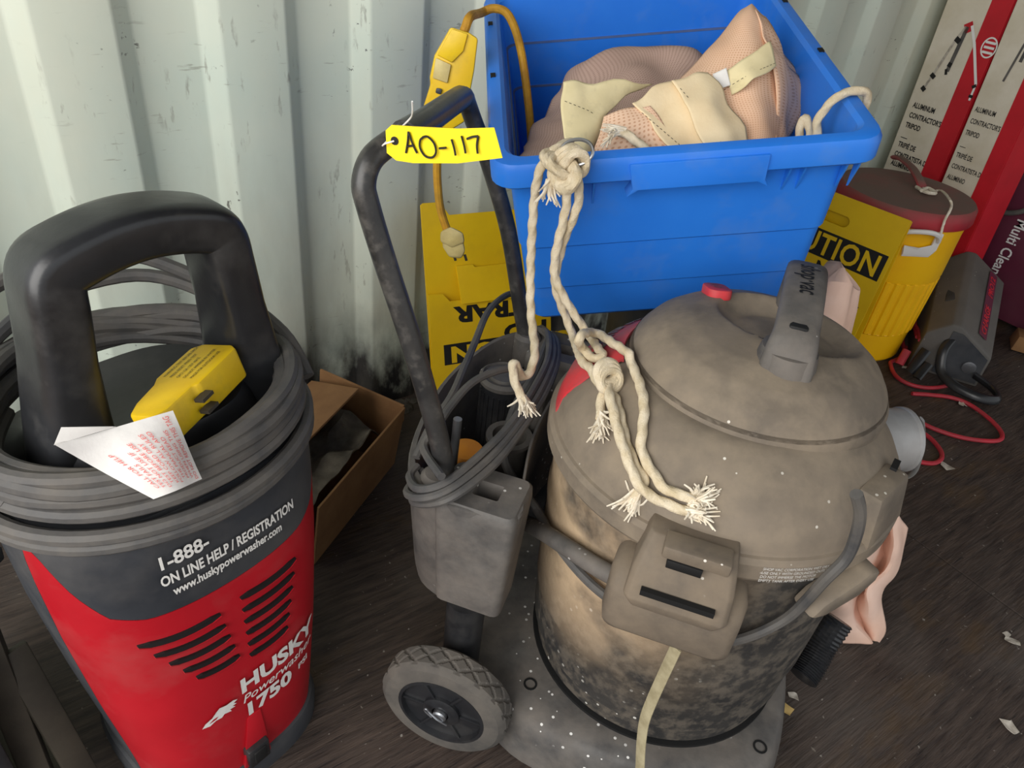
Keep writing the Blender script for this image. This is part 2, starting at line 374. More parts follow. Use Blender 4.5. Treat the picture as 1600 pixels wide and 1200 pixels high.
# ================================================================== the setting: a shipping container
Pp = .278; X0 = .2196; DEP = .03
def struct(o, label): o['kind'] = 'structure'; o['label'] = label; return o
g = G(); prof = []
for n in range(-5, 17):
    x = X0 + n*Pp; prof += [(x-.114, 0), (x, 0), (x+.03, DEP), (x+.134, DEP)]
v = []; f = []
for (x, y) in prof: v += [(x, y, 0), (x, y, 2.3)]
for i in range(len(prof)-1): f.append((2*i, 2*i+2, 2*i+3, 2*i+1))
g.add(v, f); w = g.build('wall_back', M['wall'], bevel=.004, smooth=20, origin=(0, 0, 0), kind='structure')
struct(w, 'pale mint corrugated steel container wall')
# the rest of the shell: end wall and roof; the doors behind and to the left of the photographer stand open
struct(G().box((1.75, -1.18, 2.32), (5.8, 2.44, .04)).build('ceiling', M['wall'], smooth=0, kind='structure'), 'pale painted steel container roof')
struct(G().box((4.66, -1.18, 1.15), (.04, 2.44, 2.3)).build('wall_right', M['card'], smooth=0, kind='structure'), 'brown plywood bulkhead at the far end')
struct(G().box((1.5, -14.6, -.6), (40, 24, .1)).build('ground', M['dirt'], smooth=0, kind='structure'), 'bare brown dirt yard outside the container')  # unseen yard, added for its warm bounce into the container
struct(G().box((-12, 4, -.6), (21, 13, .1)).build('ground', M['dirt'], smooth=0, kind='structure'), 'bare brown dirt yard beyond the open end')
# floor: plywood sheets with narrow joints
fl = bpy.data.objects.new('floor', None); COL.objects.link(fl); struct(fl, 'dark scuffed plywood container floor')
sheets = [((-1.3, 1.5545), (-2.5, .03)), ((1.5575, 4.6), (-2.5, .03))]
for (xa, xb), (ya, yb) in sheets:
    G().box(((xa+xb)/2, (ya+yb)/2, -.014), (xb-xa, yb-ya, .028)).build('plywood_sheet', M['floor'], fl, bevel=.002, origin=(0, 0, 0), smooth=0)
G().box((1.7, -1.2, -.04), (5.8, 2.7, .02)).build('subfloor', M['darkvoid'], fl, origin=(0, 0, 0), smooth=0)

# ================================================================== pressure washer
WASH = Frame((.080, -.633, 0), (math.cos(.279), math.sin(.279), 0), (-math.sin(.279), math.cos(.279), 0), (0, 0, 1))
pw = empty('pressure_washer', 'red and charcoal electric pressure washer with tall black handle', 'pressure washer', WASH.matrix())
SEC = [(.0, .132, .128, .15), (.05, .136, .132, .16), (.12, .142, .138, .165), (.25, .156, .142, .17), (.40, .168, .142, .17), (.50, .172, .138, .165), (.56, .172, .134, .16), (.60, .166, .126, .15)]
NE = 2.9
def sec(z):
    for a, b in zip(SEC, SEC[1:]):
        if z <= b[0]:
            t = max(0, (z-a[0])/(b[0]-a[0])); return [a[i]+(b[i]-a[i])*t for i in (1, 2, 3)]
    return SEC[-1][1:]
def wpt(t, z, off=0):
    hw, hf, hb = sec(z); s_, c_ = math.sin(t), math.cos(t)
    x = (hw+off)*math.copysign(abs(s_)**(2/NE), s_); d = (hf if c_ > 0 else hb)+off
    return Vector((x, -d*math.copysign(abs(c_)**(2/NE), c_), z))
def wfront(x, z, off=0):
    hw, hf, hb = sec(z); return Vector((x, -hf*max(1-abs(x/hw)**NE, 0)**(1/NE)-off, z))
def zb(t):
    t = abs(t)*180/PI
    pts = [(0, .448), (28, .455), (44, .47), (58, .512), (70, .556), (82, .575)]
    for a, b in zip(pts, pts[1:]):
        if t <= b[0]: return a[1]+(b[1]-a[1])*(t-a[0])/(b[0]-a[0])
    return pts[-1][1]
TA = 80*PI/180; na = 44
g = G(); rows = [[wpt(-TA+2*TA*k/na, .035+(zb(-TA+2*TA*k/na)-.035)*j/16) for k in range(na+1)] for j in range(17)]
g.loft(rows, caps=(False, False), closed=False); g.build('front_panel', M['red'], pw, solid=.006)
g = G(); rows = [[wpt(-TA+2*TA*k/na, zb(-TA+2*TA*k/na)+.001+(.585-zb(-TA+2*TA*k/na))*j/5) for k in range(na+1)] for j in range(6)]
g.loft(rows, caps=(False, False), closed=False); tag(g.build('label_band', M['charcoal'], pw, solid=.006), 'charcoal band with white help line lettering')
g = G(); rows = [[wpt(TA+.006+(2*PI-2*TA-.012)*k/40, .035+.55*j/12) for k in range(41)] for j in range(13)]
g.loft(rows, caps=(False, False), closed=False); g.build('rear_shell', M['charcoal'], pw, solid=.006)
# shoulder, neck and deck
g = G(); rings = []
for z, k in ((.582, 1), (.590, .97), (.592, .80), (.60, .72), (.632, .66), (.642, .62), (.642, .3)):
    rings.append([Vector((p.x*k, p.y*k+.01*(1-k), z)) for p in [wpt(2*PI*i/56, .585) for i in range(56)]])
g.loft(rings, caps=(False, True)); g.build('top_deck', M['black'], pw, smooth=40)
g = G(); rings = []
for z, k in ((0, 1.0), (.0, 1.05), (.03, 1.06), (.045, 1.03), (.05, .96)):
    rings.append([Vector((p.x*k, p.y*k, z)) for p in [wpt(2*PI*i/56, .05) for i in range(56)]])
g.loft(rings); g.build('base_skirt', M['charcoal'], pw, smooth=40)
# vent slots: each a black strip painted as the slot's shade, with a lower lip
def slot(x0, x1, z0, z1, th=.0078):
    g = G(); g2 = G(); rr = []; r2 = []
    for k in range(9):
        t = k/8; x = x0+(x1-x0)*t; z = z0+(z1-z0)*t - .003*math.sin(PI*t); h_ = th*(.35 if k in (0, 8) else 1)/2
        rr.append([wfront(x, z+h_, .0035), wfront(x, z-h_, .0035), wfront(x, z-h_, -.002), wfront(x, z+h_, -.002)])
        r2.append([wfront(x, z-h_, .0048), wfront(x, z-h_-.0022, .0042), wfront(x, z-h_-.0022, -.001), wfront(x, z-h_, -.001)])
    g.loft(rr); o = g.build('vent_slot', M['darkvoid'], pw, smooth=0)
    g2.loft(r2); g2.build('slot_lip', M['red'], o, smooth=0)
for k in range(5): slot(-.118+.012*k, -.028+.0035*k, .418-.024*k, .410-.024*k)
for k in range(6): slot(.0, .086-.005*k, .414-.023*k, .412-.023*k)
WC = -.012
def wtext(name, body, size, x, z, mat=None, tilt=0, **k):
    return text(name, body, size, mat or M['whitepaint'], pw, lambda a, b: wfront(x+a, z+b+tilt*a, .0042), **k)
wtext('brand_lettering', 'HUSKY', .042, -.022, .236, bold=.0016, xscale=.98)
wtext('product_lettering', 'Powerwasher', .0245, -.022, .211, shear=.25, xscale=.92, bold=.0002)
wtext('pressure_lettering', '1750', .040, -.022, .176, bold=.0016)
wtext('unit_lettering', 'PSI', .018, .072, .182, bold=.0005)
wtext('help_line_lettering', '1-888-', .026, -.082, .524, bold=.0006, xscale=.85)
wtext('help_line_lettering', 'ON LINE HELP / REGISTRATION', .0205, -.082, .500, bold=.0006, xscale=.6)
wtext('help_line_lettering', 'www.huskypowerwasher.com', .0175, -.072, .481, bold=.0005, xscale=.66)
# dog-head emblem
dog = [(-.052, .0), (-.047, .008), (-.038, .013), (-.032, .021), (-.027, .026), (-.018, .023), (-.008, .024), (-.002, .020), (-.008, .017), (-.004, .013), (-.010, .012), (-.006, .008), (-.014, .0085), (-.012, .003), (-.022, .0065), (-.026, .002), (-.034, .003), (-.042, -.002)]
g = G(); g.add([wfront(-.026+x, .212+y, .0042) for x, y in dog], [tuple(range(len(dog)))]); g.build('dog_emblem', M['whitepaint'], pw, smooth=0)
eye = [(-.043, .004), (-.034, .006), (-.03, .010), (-.037, .0095)]
g = G(); g.add([wfront(-.026+x, .212+y, .0046) for x, y in eye], [tuple(range(4))]); g.build('emblem_eye', M['red'], pw, smooth=0)
# switch and its ramp
g = G(); g.box(wfront(-.012, .075, .006)+Vector((0, 0, 0)), (.034, .02, .042)); o = g.build('power_switch', M['black'], pw, bevel=.003)
g = G(); g.box(wfront(-.012, .077, .016), (.02, .006, .026)); g.build('rocker', M['darkvoid'], o, bevel=.002)
g = G(); g.add([wfront(-.032, .05, -.001), wfront(.008, .05, -.001), wfront(.006, .165, -.001), wfront(-.016, .165, -.001), wfront(-.034, .05, .010), wfront(.010, .05, .010), wfront(.004, .165, .0015), wfront(-.018, .165, .0015)],
    [(0, 1, 2, 3), (7, 6, 5, 4), (0, 4, 5, 1), (1, 5, 6, 2), (2, 6, 7, 3), (3, 7, 4, 0)]); g.build('switch_ramp', M['red'], pw, bevel=.003)
# carry handle
hx = .022
half = [(.108, .60), (.104, .66), (.097, .73), (.091, .785), (.088, .812), (.080, .826), (.060, .834), (.030, .841)]
path = [(-x, 0, z) for x, z in half] + [(0, 0, .8435)] + [(x, 0, z) for x, z in half[::-1]]
P = cat([Vector((x+hx, y, z)) for x, y, z in path], 5); rings = []
for i, p in enumerate(P):
    t = (P[min(i+1, len(P)-1)]-P[max(i-1, 0)]).normalized(); n = Vector((0, 1, 0)); b = t.cross(n)
    u = i/(len(P)-1); e = abs(u-.5)*2
    wi = .0275 + .012*max(0, e-.75)*4; de = .036 + .022*max(0, e-.45)
    rings.append([p + b*wi*math.copysign(abs(math.cos(a))**(2/4.2), math.cos(a)) + n*de*math.copysign(abs(math.sin(a))**(2/4.2), math.sin(a)) for a in [2*PI*k/28 for k in range(28)]])
G().loft(rings).build('handle', M['black'], pw, smooth=60)
# power cord coiled round the neck
cpts = []; NL = 13
order = [0, 6, 1, 9, 2, 7, 3, 10, 4, 8, 5, 11, 12]
def loop_par(L):
    j = order[min(L, NL-1)]; k = random.Random(L*3+1); lay = j % 3
    zc = .606 + .0135*(j//3*1.0) + .0045*lay; ra = .158 + .011*lay + k.uniform(-.004, .004); rb = .134 + .009*lay + k.uniform(-.004, .004)
    lift = -.01 + .045*(j/12) + k.uniform(-.008, .012)
    if L >= 11: zc = .588 - .012*(L-11); ra = .186; rb = .160; lift = .05
    return (zc, ra, rb, lift)
for L in range(NL):
    k = random.Random(L)
    for q in range(16):
        t = max(0, (q-10)/6); p0_, p1_ = loop_par(L), loop_par(min(L+1, NL-1)); zc, ra, rb, lift = [u*(1-t)+w_*t for u, w_ in zip(p0_, p1_)]
        a = PI*.75 + 2*PI*q/16
        cpts.append(Vector((ra*math.cos(a)+.004, rb*math.sin(a)*(1.18 if math.sin(a) > 0 else 1)+.008, zc + lift*max(0, math.sin(a))**1.2 + k.uniform(-.002, .002))))
g = G(); g.tube(cpts, .0088, 9, smooth=4); cordo = g.build('power_cord', M['cord'], pw)
# loose strands rising behind the handle
g = G(); g.tube([Vector(p) for p in ((-.165, .0, .62), (-.15, .1, .675), (-.09, .165, .725), (0, .18, .74), (.09, .165, .73), (.16, .08, .69), (.186, 0, .655), (.178, -.06, .62))], .0088, 9); g.build('cord_loop', M['cord'], cordo)
g = G(); g.tube([Vector(p) for p in ((-.165, -.04, .615), (-.162, .06, .635), (-.12, .15, .655), (-.02, .19, .69), (.09, .17, .70), (.15, .1, .68), (.178, .02, .64))], .0088, 9); g.build('cord_loop', M['cord'], cordo)
# yellow shock-protector plug lying on the deck
pm_ = Matrix.Rotation(.42, 3, 'Z') @ Matrix.Rotation(-.06, 3, 'Y') @ Matrix.Rotation(-.25, 3, 'X')
pc = Vector((.03, -.052, .668))
poly = [(-.075, -.017), (-.06, -.024), (-.02, -.025), (-.015, -.03), (.055, -.03), (.062, -.02), (.062, .02), (.052, .032), (-.01, .032), (-.022, .026), (-.055, .022), (-.075, .014)]
g = G(); g.prism(poly, -.02, .02, lambda x, y, z: pc + pm_ @ Vector((x, y, z))); o = g.build('shock_protector_plug', M['yellow'], pw, bevel=.004)
tag(o, 'yellow shock protector plug with fine printing')
for i in range(5):
    text('fine_print', ['WARNING TEST BEFORE EACH USE', 'PRESS RESET PRESS TEST', 'GFCI 15A 125V 60HZ', 'DO NOT IMMERSE IN WATER', 'MADE FOR OUTDOOR USE'][i], .0055, M['ink'], o, lambda a, b, i=i: pc + pm_ @ Vector((-.008+a*.8, .02-.009*i+b, .0206)))
g = G()
for y in (-.009, .006): g.box(pc + pm_ @ Vector((-.02, -.034+0*y, y)), (.018, .012, .004), pm_)
g.build('plug_blade', M['darkmetal'], o)
# paper warning tag folded over the cord
T = [WASH.loc(atpl(x, y, WASH.world((-.02, -.165, .65)), Vector((.15, -.8, .55)).normalized())) for x, y in ((86, 695), (268, 642), (318, 748), (240, 780), (95, 668), (175, 668))]
g = G(); q = [T[0], T[1], T[2], T[3]]
nrm = Vector((0, -.8, .6))
def tg(u, v):
    p = (q[0]*(1-u)+q[1]*u)*(1-v) + (q[3]*(1-u)+q[2]*u)*v
    return p + nrm*(.010*math.sin(PI*u)*math.sin(PI*v*.9) - .004*math.sin(5*u+3*v))
rows = [[tg(i/6, j/6) for i in range(7)] for j in range(7)]
g.grid(rows, sub=2); o = g.build('warning_tag', M['white'], cordo, solid=.0006); tag(o, 'crumpled white paper warning tag with red print')
g = G(); g.grid([[T[4]+nrm*.002, T[4].lerp(T[5], .5)+nrm*.004, T[5]+nrm*.004], [T[0]+nrm*-.004, (T[0].lerp(T[1], .3)).lerp(T[5], .3), T[0].lerp(T[1], .5)+nrm*.001]], sub=3); g.build('tag_fold', M['white'], cordo, solid=.0006)
def tagtext(body, u0, v0, size, mat, vert=True):
    L_ = (q[2]-q[1]).length; W_ = (q[1]-q[0]).length
    mxw = max(a for a, b in text2d(body, size)[0]); kx = min(1, (v0-.05)*L_/mxw)
    return text('tag_print', body, size, mat, o, lambda a, b: tg(min(1, u0 - b/W_), min(1, v0 - a*kx/L_))+nrm*.0016)
v_ = .9
tagtext('DO NOT REMOVE THIS TAG', .93, .97, .0085, M['redink'])
for i, s_ in enumerate(('WHEN USING THIS', 'PRODUCT READ', 'THE MANUAL AND', 'FOLLOW ALL RULES', 'KEEP CORD DRY', 'TEST BEFORE USE', 'DO NOT USE IF', 'TEST FAILS', 'CALL FOR HELP')):
    tagtext(s_, .84-.075*i, .93-.02*(i % 3), .0062, M['redink'])

# grimy cart frame at the washer's left side
bpy.context.view_layer.update()
cf = empty('cart_frame', 'grimy dark metal cart frame standing beside the red pressure washer', 'cart frame', Matrix.Translation(Vector((-.16, -.52, 0))))
bpy.context.view_layer.update()
def bar(p, q2, wd_, th, name, par, mat):
    p = Vector(p); q2 = Vector(q2); t = (q2-p).normalized(); s_ = t.cross(Vector((0, 0, 1)));
    if s_.length < .1: s_ = Vector((1, 0, 0))
    s_.normalize(); n = t.cross(s_); m = Matrix([[s_[i], n[i], t[i]] for i in range(3)])
    return G().box((p+q2)/2, (wd_, th, (q2-p).length), m).build(name, mat, par, bevel=.003)
def cl(x, y, z): return WASH.world((x, y, z)) - Vector((-.16, -.52, 0))
bar(cl(-.240, .03, .010), cl(-.212, .10, .44), .035, .02, 'upright', cf, M['darkmetal'])
bar(cl(-.192, .0, .012), cl(-.200, .075, .30), .035, .012, 'brace', cf, M['darkmetal'])
bar(cl(-.168, .125, .405), cl(-.262, .30, .43), .022, .026, 'cross_bar', cf, M['charcoal'])
G().box(cl(-.262, .155, .19), (.014, .27, .36), WASH.m).build('side_plate', M['black'], cf, bevel=.003)  # black plate added to fill the dark area beside the washer
G().box(cl(-.262, .305, .222), (.03, .03, .43), WASH.m).build('upright', M['darkmetal'], cf, bevel=.003)
G().box(cl(-.235, .15, .008), (.085, .36, .014), WASH.m).build('foot_plate', M['darkmetal'], cf, bevel=.003)

# ================================================================== cardboard box with rags
bx = empty('cardboard_box', 'open brown cardboard box with folded flaps behind the pressure washer', 'box', loc=(.41, -.24, 0), rz=.62)
def sheet(name, pts, mat, par, th=.005, lab=None):
    n = len(pts); P_ = [Vector(p) for p in pts]; nr = (P_[1]-P_[0]).cross(P_[2]-P_[0]).normalized()*th
    g = G(); g.add([p for p in P_]+[p+nr for p in P_], [tuple(range(n-1, -1, -1)), tuple(range(n, 2*n))]+[(i, (i+1) % n, n+(i+1) % n, n+i) for i in range(n)])
    o = g.build(name, mat, par, smooth=0, bevel=.0008, seg=1)
    if lab: tag(o, lab)
    return o
bw, bd, bh = .17, .10, .17
sheet('bottom', [(-bw, -bd, .0), (bw, -bd, .0), (bw, bd, .0), (-bw, bd, .0)], M['card'], bx)
sheet('side', [(-bw, -bd, .004), (bw, -bd, .004), (bw+.01, -bd-.02, bh), (-bw-.0, -bd-.02, bh)], M['card'], bx)
sheet('side', [(-bw, bd, .004), (bw, bd, .004), (bw, bd+.01, bh), (-bw, bd+.01, bh)], M['card'], bx)
sheet('side', [(-bw, -bd, .004), (-bw, bd, .004), (-bw, bd, bh), (-bw, -bd, bh)], M['card'], bx)
sheet('side', [(bw, -bd, .004), (bw, bd, .004), (bw+.02, bd, bh+.02), (bw+.01, -bd-.02, bh)], M['card'], bx)
sheet('flap', [(-bw, bd+.01, bh), (bw, bd+.01, bh), (bw-.03, bd-.13, bh+.045), (-bw+.02, bd-.12, bh+.03)], M['card'], bx)
sheet('flap', [(bw+.02, bd, bh+.02), (bw+.01, -bd-.02, bh), (bw+.05, -bd, bh-.08), (bw+.05, bd, bh-.05)], M['card'], bx)
g = G(); k = random.Random(5)
g.grid([[Vector((-.15+.05*i, -.085+.045*j, .09+k.uniform(0, .055))) for i in range(7)] for j in range(4)], sub=4, jitter=.012, jscale=25)
o = g.build('shop_rag', M['junk'], None, solid=.003); o.matrix_world = Matrix.Translation(Vector((.41, -.24, 0))) @ Matrix.Rotation(.62, 4, 'Z') @ Matrix.Translation(o.location)
tag(o, 'dirty grey rag stuffed inside the open cardboard box', 'rag')
# lint and dirt heaped at the foot of the wall
g = G(); k = random.Random(3)
for i in range(46):
    r = k.uniform(.008, .028); c = Vector((.6+.45*k.random(), -1.12*r-.002-.06*k.random()**1.5, 0))
    g.lathe([(r*math.cos(a)*k.uniform(.8, 1.1), max(0, r*.7*math.sin(a))) for a in (0, .4, .9, 1.3)]+[(.0001, r*.7)], 7, c=c)
o = g.build('dirt_heap', M['insul'], kind='stuff'); tag(o, 'grey lint and dirt heaped along the foot of the wall', 'dirt')

# ================================================================== shop vacuum on its wheeled dolly
VAC = Frame((.757, -.93, 0), (.604, -.797, 0), (.797, .604, 0), (0, 0, 1))
V0 = VAC.o
sv = empty('shop_vacuum', 'dusty grey wet dry vacuum with black tank on a wheeled dolly', 'vacuum', VAC.matrix())
# --- dolly
dpoly = cat([Vector((x, y, 0)) for x, y in ((.235, -.13), (.245, .0), (.235, .13), (.20, .20), (.10, .255), (-.06, .262), (-.20, .25), (-.30, .235), (-.335, .17), (-.335, .05), (-.335, -.05), (-.335, -.17), (-.30, -.215), (-.22, -.235), (-.15, -.262), (-.04, -.268), (.10, -.255), (.205, -.20))], 4, True)
g = G(); rings = []
for z, k in ((.018, .985), (.018, 1.0), (.075, .985), (.098, .955), (.108, .92), (.108, .80)): rings.append([Vector((p.x*k, p.y*k, z)) for p in dpoly])
g.loft(rings); dol = g.build('dolly', M['greyp'], sv, smooth=50)
for x, y in ((-.17, -.185), (.195, -.15), (.195, .15), (-.17, .185)):
    G().lathe([(.011, .1075), (.011, .1095), (.008, .1095), (.008, .104), (.0001, .104)], 16, c=(x, y, 0)).build('screw_hole', M['darkvoid'], dol)
for x, y in ((.17, -.17), (.17, .17)):
    g = G(); m = Matrix.Rotation(PI/2, 3, 'X'); g.lathe([(.0001, -.014), (.022, -.014), (.024, -.008), (.024, .008), (.022, .014), (.0001, .014)], 20, c=(x, y, .024), axis=m); g.build('caster', M['black'], sv)
# --- big rear wheels
def wheel(y, s_):
    R_, wd_ = .104, .05; m = Matrix.Rotation(-PI/2*s_, 3, 'X'); c = Vector((-.285, y, R_)); NA, NB = 288, 17
    g = G(); rings = []
    prof = [(.070, -.5), (.078, -.52), (.094, -.48), (.1015, -.36)]
    for i in range(NB): prof.append((R_, -.3+.6*i/(NB-1)))
    prof += [(.1015, .36), (.094, .48), (.078, .52), (.070, .5)]
    for k, (r, t) in enumerate(prof):
        ring = []
        for a in range(NA):
            an = 2*PI*a/NA; rr = r
            if 4 <= k <= NB+3:
                u = an*18/(2*PI); w_ = t*1.9
                d1 = abs(((u+w_) % 1)-.5); d2 = abs(((u-w_) % 1)-.5)
                if d1 < .11 or d2 < .11: rr -= .0022
            ring.append(c + m @ Vector((rr*math.cos(an), rr*math.sin(an), t*wd_)))
        rings.append(ring)
    g.loft(rings, caps=(False, False)); ty = g.build('tyre', M['tyre'], sv, smooth=25)
    g = G(); g.lathe([(.071, .018), (.071, .026), (.066, .0262), (.064, .017), (.030, .008), (.030, .024), (.024, .027), (.014, .027), (.014, .02), (.0001, .02)], 40, c=c, axis=m)
    g.lathe([(.071, -.02), (.0001, -.02)], 40, c=c, axis=m)
    hub = g.build('wheel_hub', M['black'], sv, smooth=30)
    for k in range(6):
        a = 2*PI*k/6; G().box(c + m @ (Matrix.Rotation(a, 3, 'Z') @ Vector((.047, 0, .0165))), (.038, .005, .011), m @ Matrix.Rotation(a, 3, 'Z')).build('spoke', M['black'], hub, bevel=.001)
    g = G(); g.lathe([(.0115, .018), (.0115, .032), (.009, .034), (.0001, .034)], 16, c=c, axis=m); ax = g.build('axle_end', M['steel'], sv)
    g = G(); g.tube([c + m @ Vector(p) for p in ((.014, -.012, .033), (.0, .0, .037), (-.014, .010, .036), (-.02, .016, .036), (-.022, .010, .036), (-.01, .0, .036))], .0016, 6); g.build('cotter_pin', M['steel'], ax)
wheel(-.258, -1); wheel(.262, 1)
# --- tank
TP = [(.200, .110), (.206, .116), (.208, .150), (.216, .160), (.218, .235), (.222, .243), (.2235, .30), (.226, .40), (.2285, .412), (.2285, .425), (.226, .435), (.229, .52), (.232, .535)]
g = G(); g.lathe(TP, 96); g.build('tank', M['tank'], sv, smooth=30)
g = G(); g.lathe([(.2085, .106), (.213, .106), (.213, .113), (.2085, .113)], 80); g.build('dolly_groove', M['darkvoid'], sv)
# --- lid: rolled rim, sloping skirt, raised dome
LP = [(.226, .528), (.241, .528), (.2445, .534), (.2445, .556), (.240, .563), (.236, .564), (.234, .568), (.230, .588), (.217, .608), (.192, .633), (.166, .651), (.150, .657)]
g = G(); g.lathe(LP+[(.14, .657), (.0001, .657)], 96); g.build('lid', M['lid'], sv, smooth=28)
DP = [(.172, .600), (.175, .646), (.1755, .654), (.170, .667), (.156, .687), (.134, .704), (.10, .717), (.055, .724), (.0001, .726)]
DC = Vector((.018, .032, 0))
def skz(r):
    pr = [(0, .657)]+LP[::-1]
    for a, b in zip(pr, pr[1:]):
        if a[0] <= r <= b[0] and b[0] > a[0]: return a[1]+(b[1]-a[1])*(r-a[0])/(b[0]-a[0])
    return 0
def hollow(x, y):
    q_ = math.hypot((x-.045)/.098, (y-.062)/.078); return 0 if q_ > 1 else -.026*min(1, (1-q_)/.28)**.8
def domez(x, y):
    r = math.hypot(x-DC.x, y-DC.y)
    for a, b in zip(DP[::-1], DP[::-1][1:]):
        if a[0] <= r <= b[0]: return a[1]+(b[1]-a[1])*(r-a[0])/(b[0]-a[0]) + hollow(x, y)
    return 0
def lidz(x, y): return max(skz(math.hypot(x, y)), domez(x, y))
g = G(); rings = [[DC+Vector((r*math.cos(2*PI*k/96), r*math.sin(2*PI*k/96), z)) for k in range(96)] for r, z in DP[:4]]
for i in range(40):
    r = .172*(1-i/40)+.0002; rings.append([(lambda p: Vector((p.x, p.y, domez(p.x, p.y))))(DC+Vector((r*math.cos(2*PI*k/96), r*math.sin(2*PI*k/96), 0))) for k in range(96)])
g.loft(rings, caps=(False, False)); dome = g.build('motor_dome', M['lid'], sv, smooth=55)
def lidpt(x, y, off):          # where the line of sight to a point meets the lid
    d = ray(x, y).normalized(); t = .5
    while t < 2.5:
        p = VAC.loc(CAM+d*t); r = math.hypot(p.x, p.y)
        if (r < .2445 and p.z <= lidz(p.x, p.y)+off) : return CAM+d*t
        if r < .2445+off and p.z < .56: return CAM+d*t
        t += .001
    return CAM+d*.98
# lid handle: a bridge with a rectangular eye near its foot
g = G(); hp = [(.042, -.062, .700), (.042, -.052, .735), (.043, -.03, .752), (.045, .02, .764), (.048, .08, .770), (.05, .12, .768), (.052, .138, .755), (.053, .142, .70)]
P = cat(hp, 5); rings = []
for i, p in enumerate(P):
    t = (P[min(i+1, len(P)-1)]-P[max(i-1, 0)]).normalized(); n = Vector((1, 0, 0)); b = t.cross(n)
    wx = .027 + .007*max(0, 1-i/10); wt = .014
    rings.append([p + n*wx*math.copysign(abs(math.cos(a))**.55, math.cos(a)) + b*wt*math.copysign(abs(math.sin(a))**.55, math.sin(a)) for a in [2*PI*k/20 for k in range(20)]])
g.loft(rings); g.lathe([(.04, .69), (.038, .715), (.034, .735), (.0001, .737)], 24, c=(.042, -.04, 0)); hd = g.build('lid_handle', M['greyp'], sv, smooth=45)
G().box((.043, -.026, .760), (.024, .032, .012)).build('handle_eye', M['darkvoid'], hd, bevel=.004)
def htop(y):
    pr = [(p[1], p[2]) for p in hp]
    for a, b in zip(pr, pr[1:]):
        if a[0] <= y <= b[0]: return a[1]+(b[1]-a[1])*(y-a[0])/(b[0]-a[0])+.0145
    return .78
text('brand_lettering', 'shop·vac', .033, M['darkvoid'], hd, lambda a, b: Vector((.038+b*1.1, .108-a*.72, htop(.108-a*.72)+.0012)), bold=.0004)
# red switch
m = Matrix.Rotation(.35, 3, 'Z') @ Matrix.Rotation(-.25, 3, 'X')
c = Vector((-.058, .108, lidz(-.058, .108)+.003)); g = G(); g.prism(rrect(.034, .05, .012), -.008, .006, lambda x, y, z: c + m @ Vector((x, y, z)))
sw = g.build('power_switch', M['badge'], sv, bevel=.002)
text('switch_mark', 'I O', .02, M['coolerred'], sw, lambda a, b: c + m @ Vector((-.006+b*.8, .016-a, .0065)))
# red badge on the rear slope of the lid
g = G(); A0, A1 = math.radians(114), math.radians(197); rows = []
for r, dz in ((.158, .004), (.159, .010), (.166, .008), (.172, .0065), (.200, .0065), (.228, .0065), (.236, .004), (.2375, -.010)):
    rows.append([(lambda a, r=r, dz=dz: Vector((r*math.cos(a), r*math.sin(a), skz(min(r, .2355))+dz)))(A0+(A1-A0)*k/36) for k in range(37)])
g.loft(rows, caps=(False, False), closed=False); bd_ = g.build('badge', M['badge'], sv, solid=.003); tag(bd_, 'red badge panel grey with dust')
text('badge_lettering', 'Contractor', .040, M['lid'], bd_, lambda a, b: (lambda r, an: Vector((r*math.cos(an), r*math.sin(an), skz(r)+.0078)))(.186+b*.95, math.radians(183)-a/.2*1.0), shear=.2, bold=.0008)
# block carrying the power cord entry
g = G()
for an in (-28,):
    a = math.radians(an); mr = Matrix.Rotation(a, 3, 'Z'); g.box(mr @ Vector((.215, 0, .59)), (.055, .10, .07), mr, taper=(.55, .8))
g.build('cord_block', M['lid'], sv, bevel=.006)
G().box(Matrix.Rotation(math.radians(-18), 3, 'Z') @ Vector((.214, 0, .627)), (.008, .022, .004), Matrix.Rotation(math.radians(-18), 3, 'Z')).build('cord_slot', M['darkvoid'], sv)
# white small print on the lid skirt
for i in range(4):
    text('small_print', ['SHOP VAC CORPORATION WET DRY', 'USE ONLY WITH GROUNDED OUTLET', 'DO NOT IMMERSE THE MOTOR', 'EMPTY TANK AFTER EVERY USE'][i], .0062, M['whitepaint'], sv,
         lambda a, b, i=i: (lambda an: Vector((.2452*math.cos(an), .2452*math.sin(an), .5515-.0065*i+b)))(math.radians(-73)+a/.245), xscale=.8)
# --- side latches
def latch(s_):
    m = Matrix.Rotation(0 if s_ < 0 else PI, 3, 'Z'); off = Vector((-.012, 0, 0))
    g = G(); rings = []
    for y, w_, z0, z1 in ((-.215, .160, .420, .515), (-.250, .164, .414, .518), (-.274, .156, .420, .505), (-.281, .140, .430, .49)):
        rings.append([m @ (off+Vector((x, y, z))) for x, z in rrect(w_, z1-z0, .018, 4, 0, (z0+z1)/2)])
    g.loft(rings); o = g.build('latch_block', M['latch'], sv, smooth=50)
    g = G(); rings = []
    for z, w_, y0 in ((.485, .105, -.288), (.50, .122, -.292), (.535, .118, -.280), (.565, .108, -.268), (.578, .10, -.255)):
        rings.append([m @ (off+Vector((x, y, z))) for x, y in ((-w_/2, -.22), (w_/2, -.22), (w_/2, y0+.006), (w_/2-.006, y0), (-w_/2+.006, y0), (-w_/2, y0+.006))])
    g.loft(rings); l2 = g.build('latch_arm', M['latch'], o, bevel=.002)
    G().box(m @ (off+Vector((0, -.290, .517))), (.085, .007, .008), m).build('latch_gap', M['darkvoid'], o)
    G().box(m @ (off+Vector((.006, -.266, .577))), (.076, .03, .018), m).build('latch_catch', M['latch'], o, bevel=.003)
    G().box(m @ (off+Vector((-.004, -.276, .562))), (.04, .012, .012), m).build('latch_bolt', M['darkvoid'], o, bevel=.001)
latch(-1); latch(1)
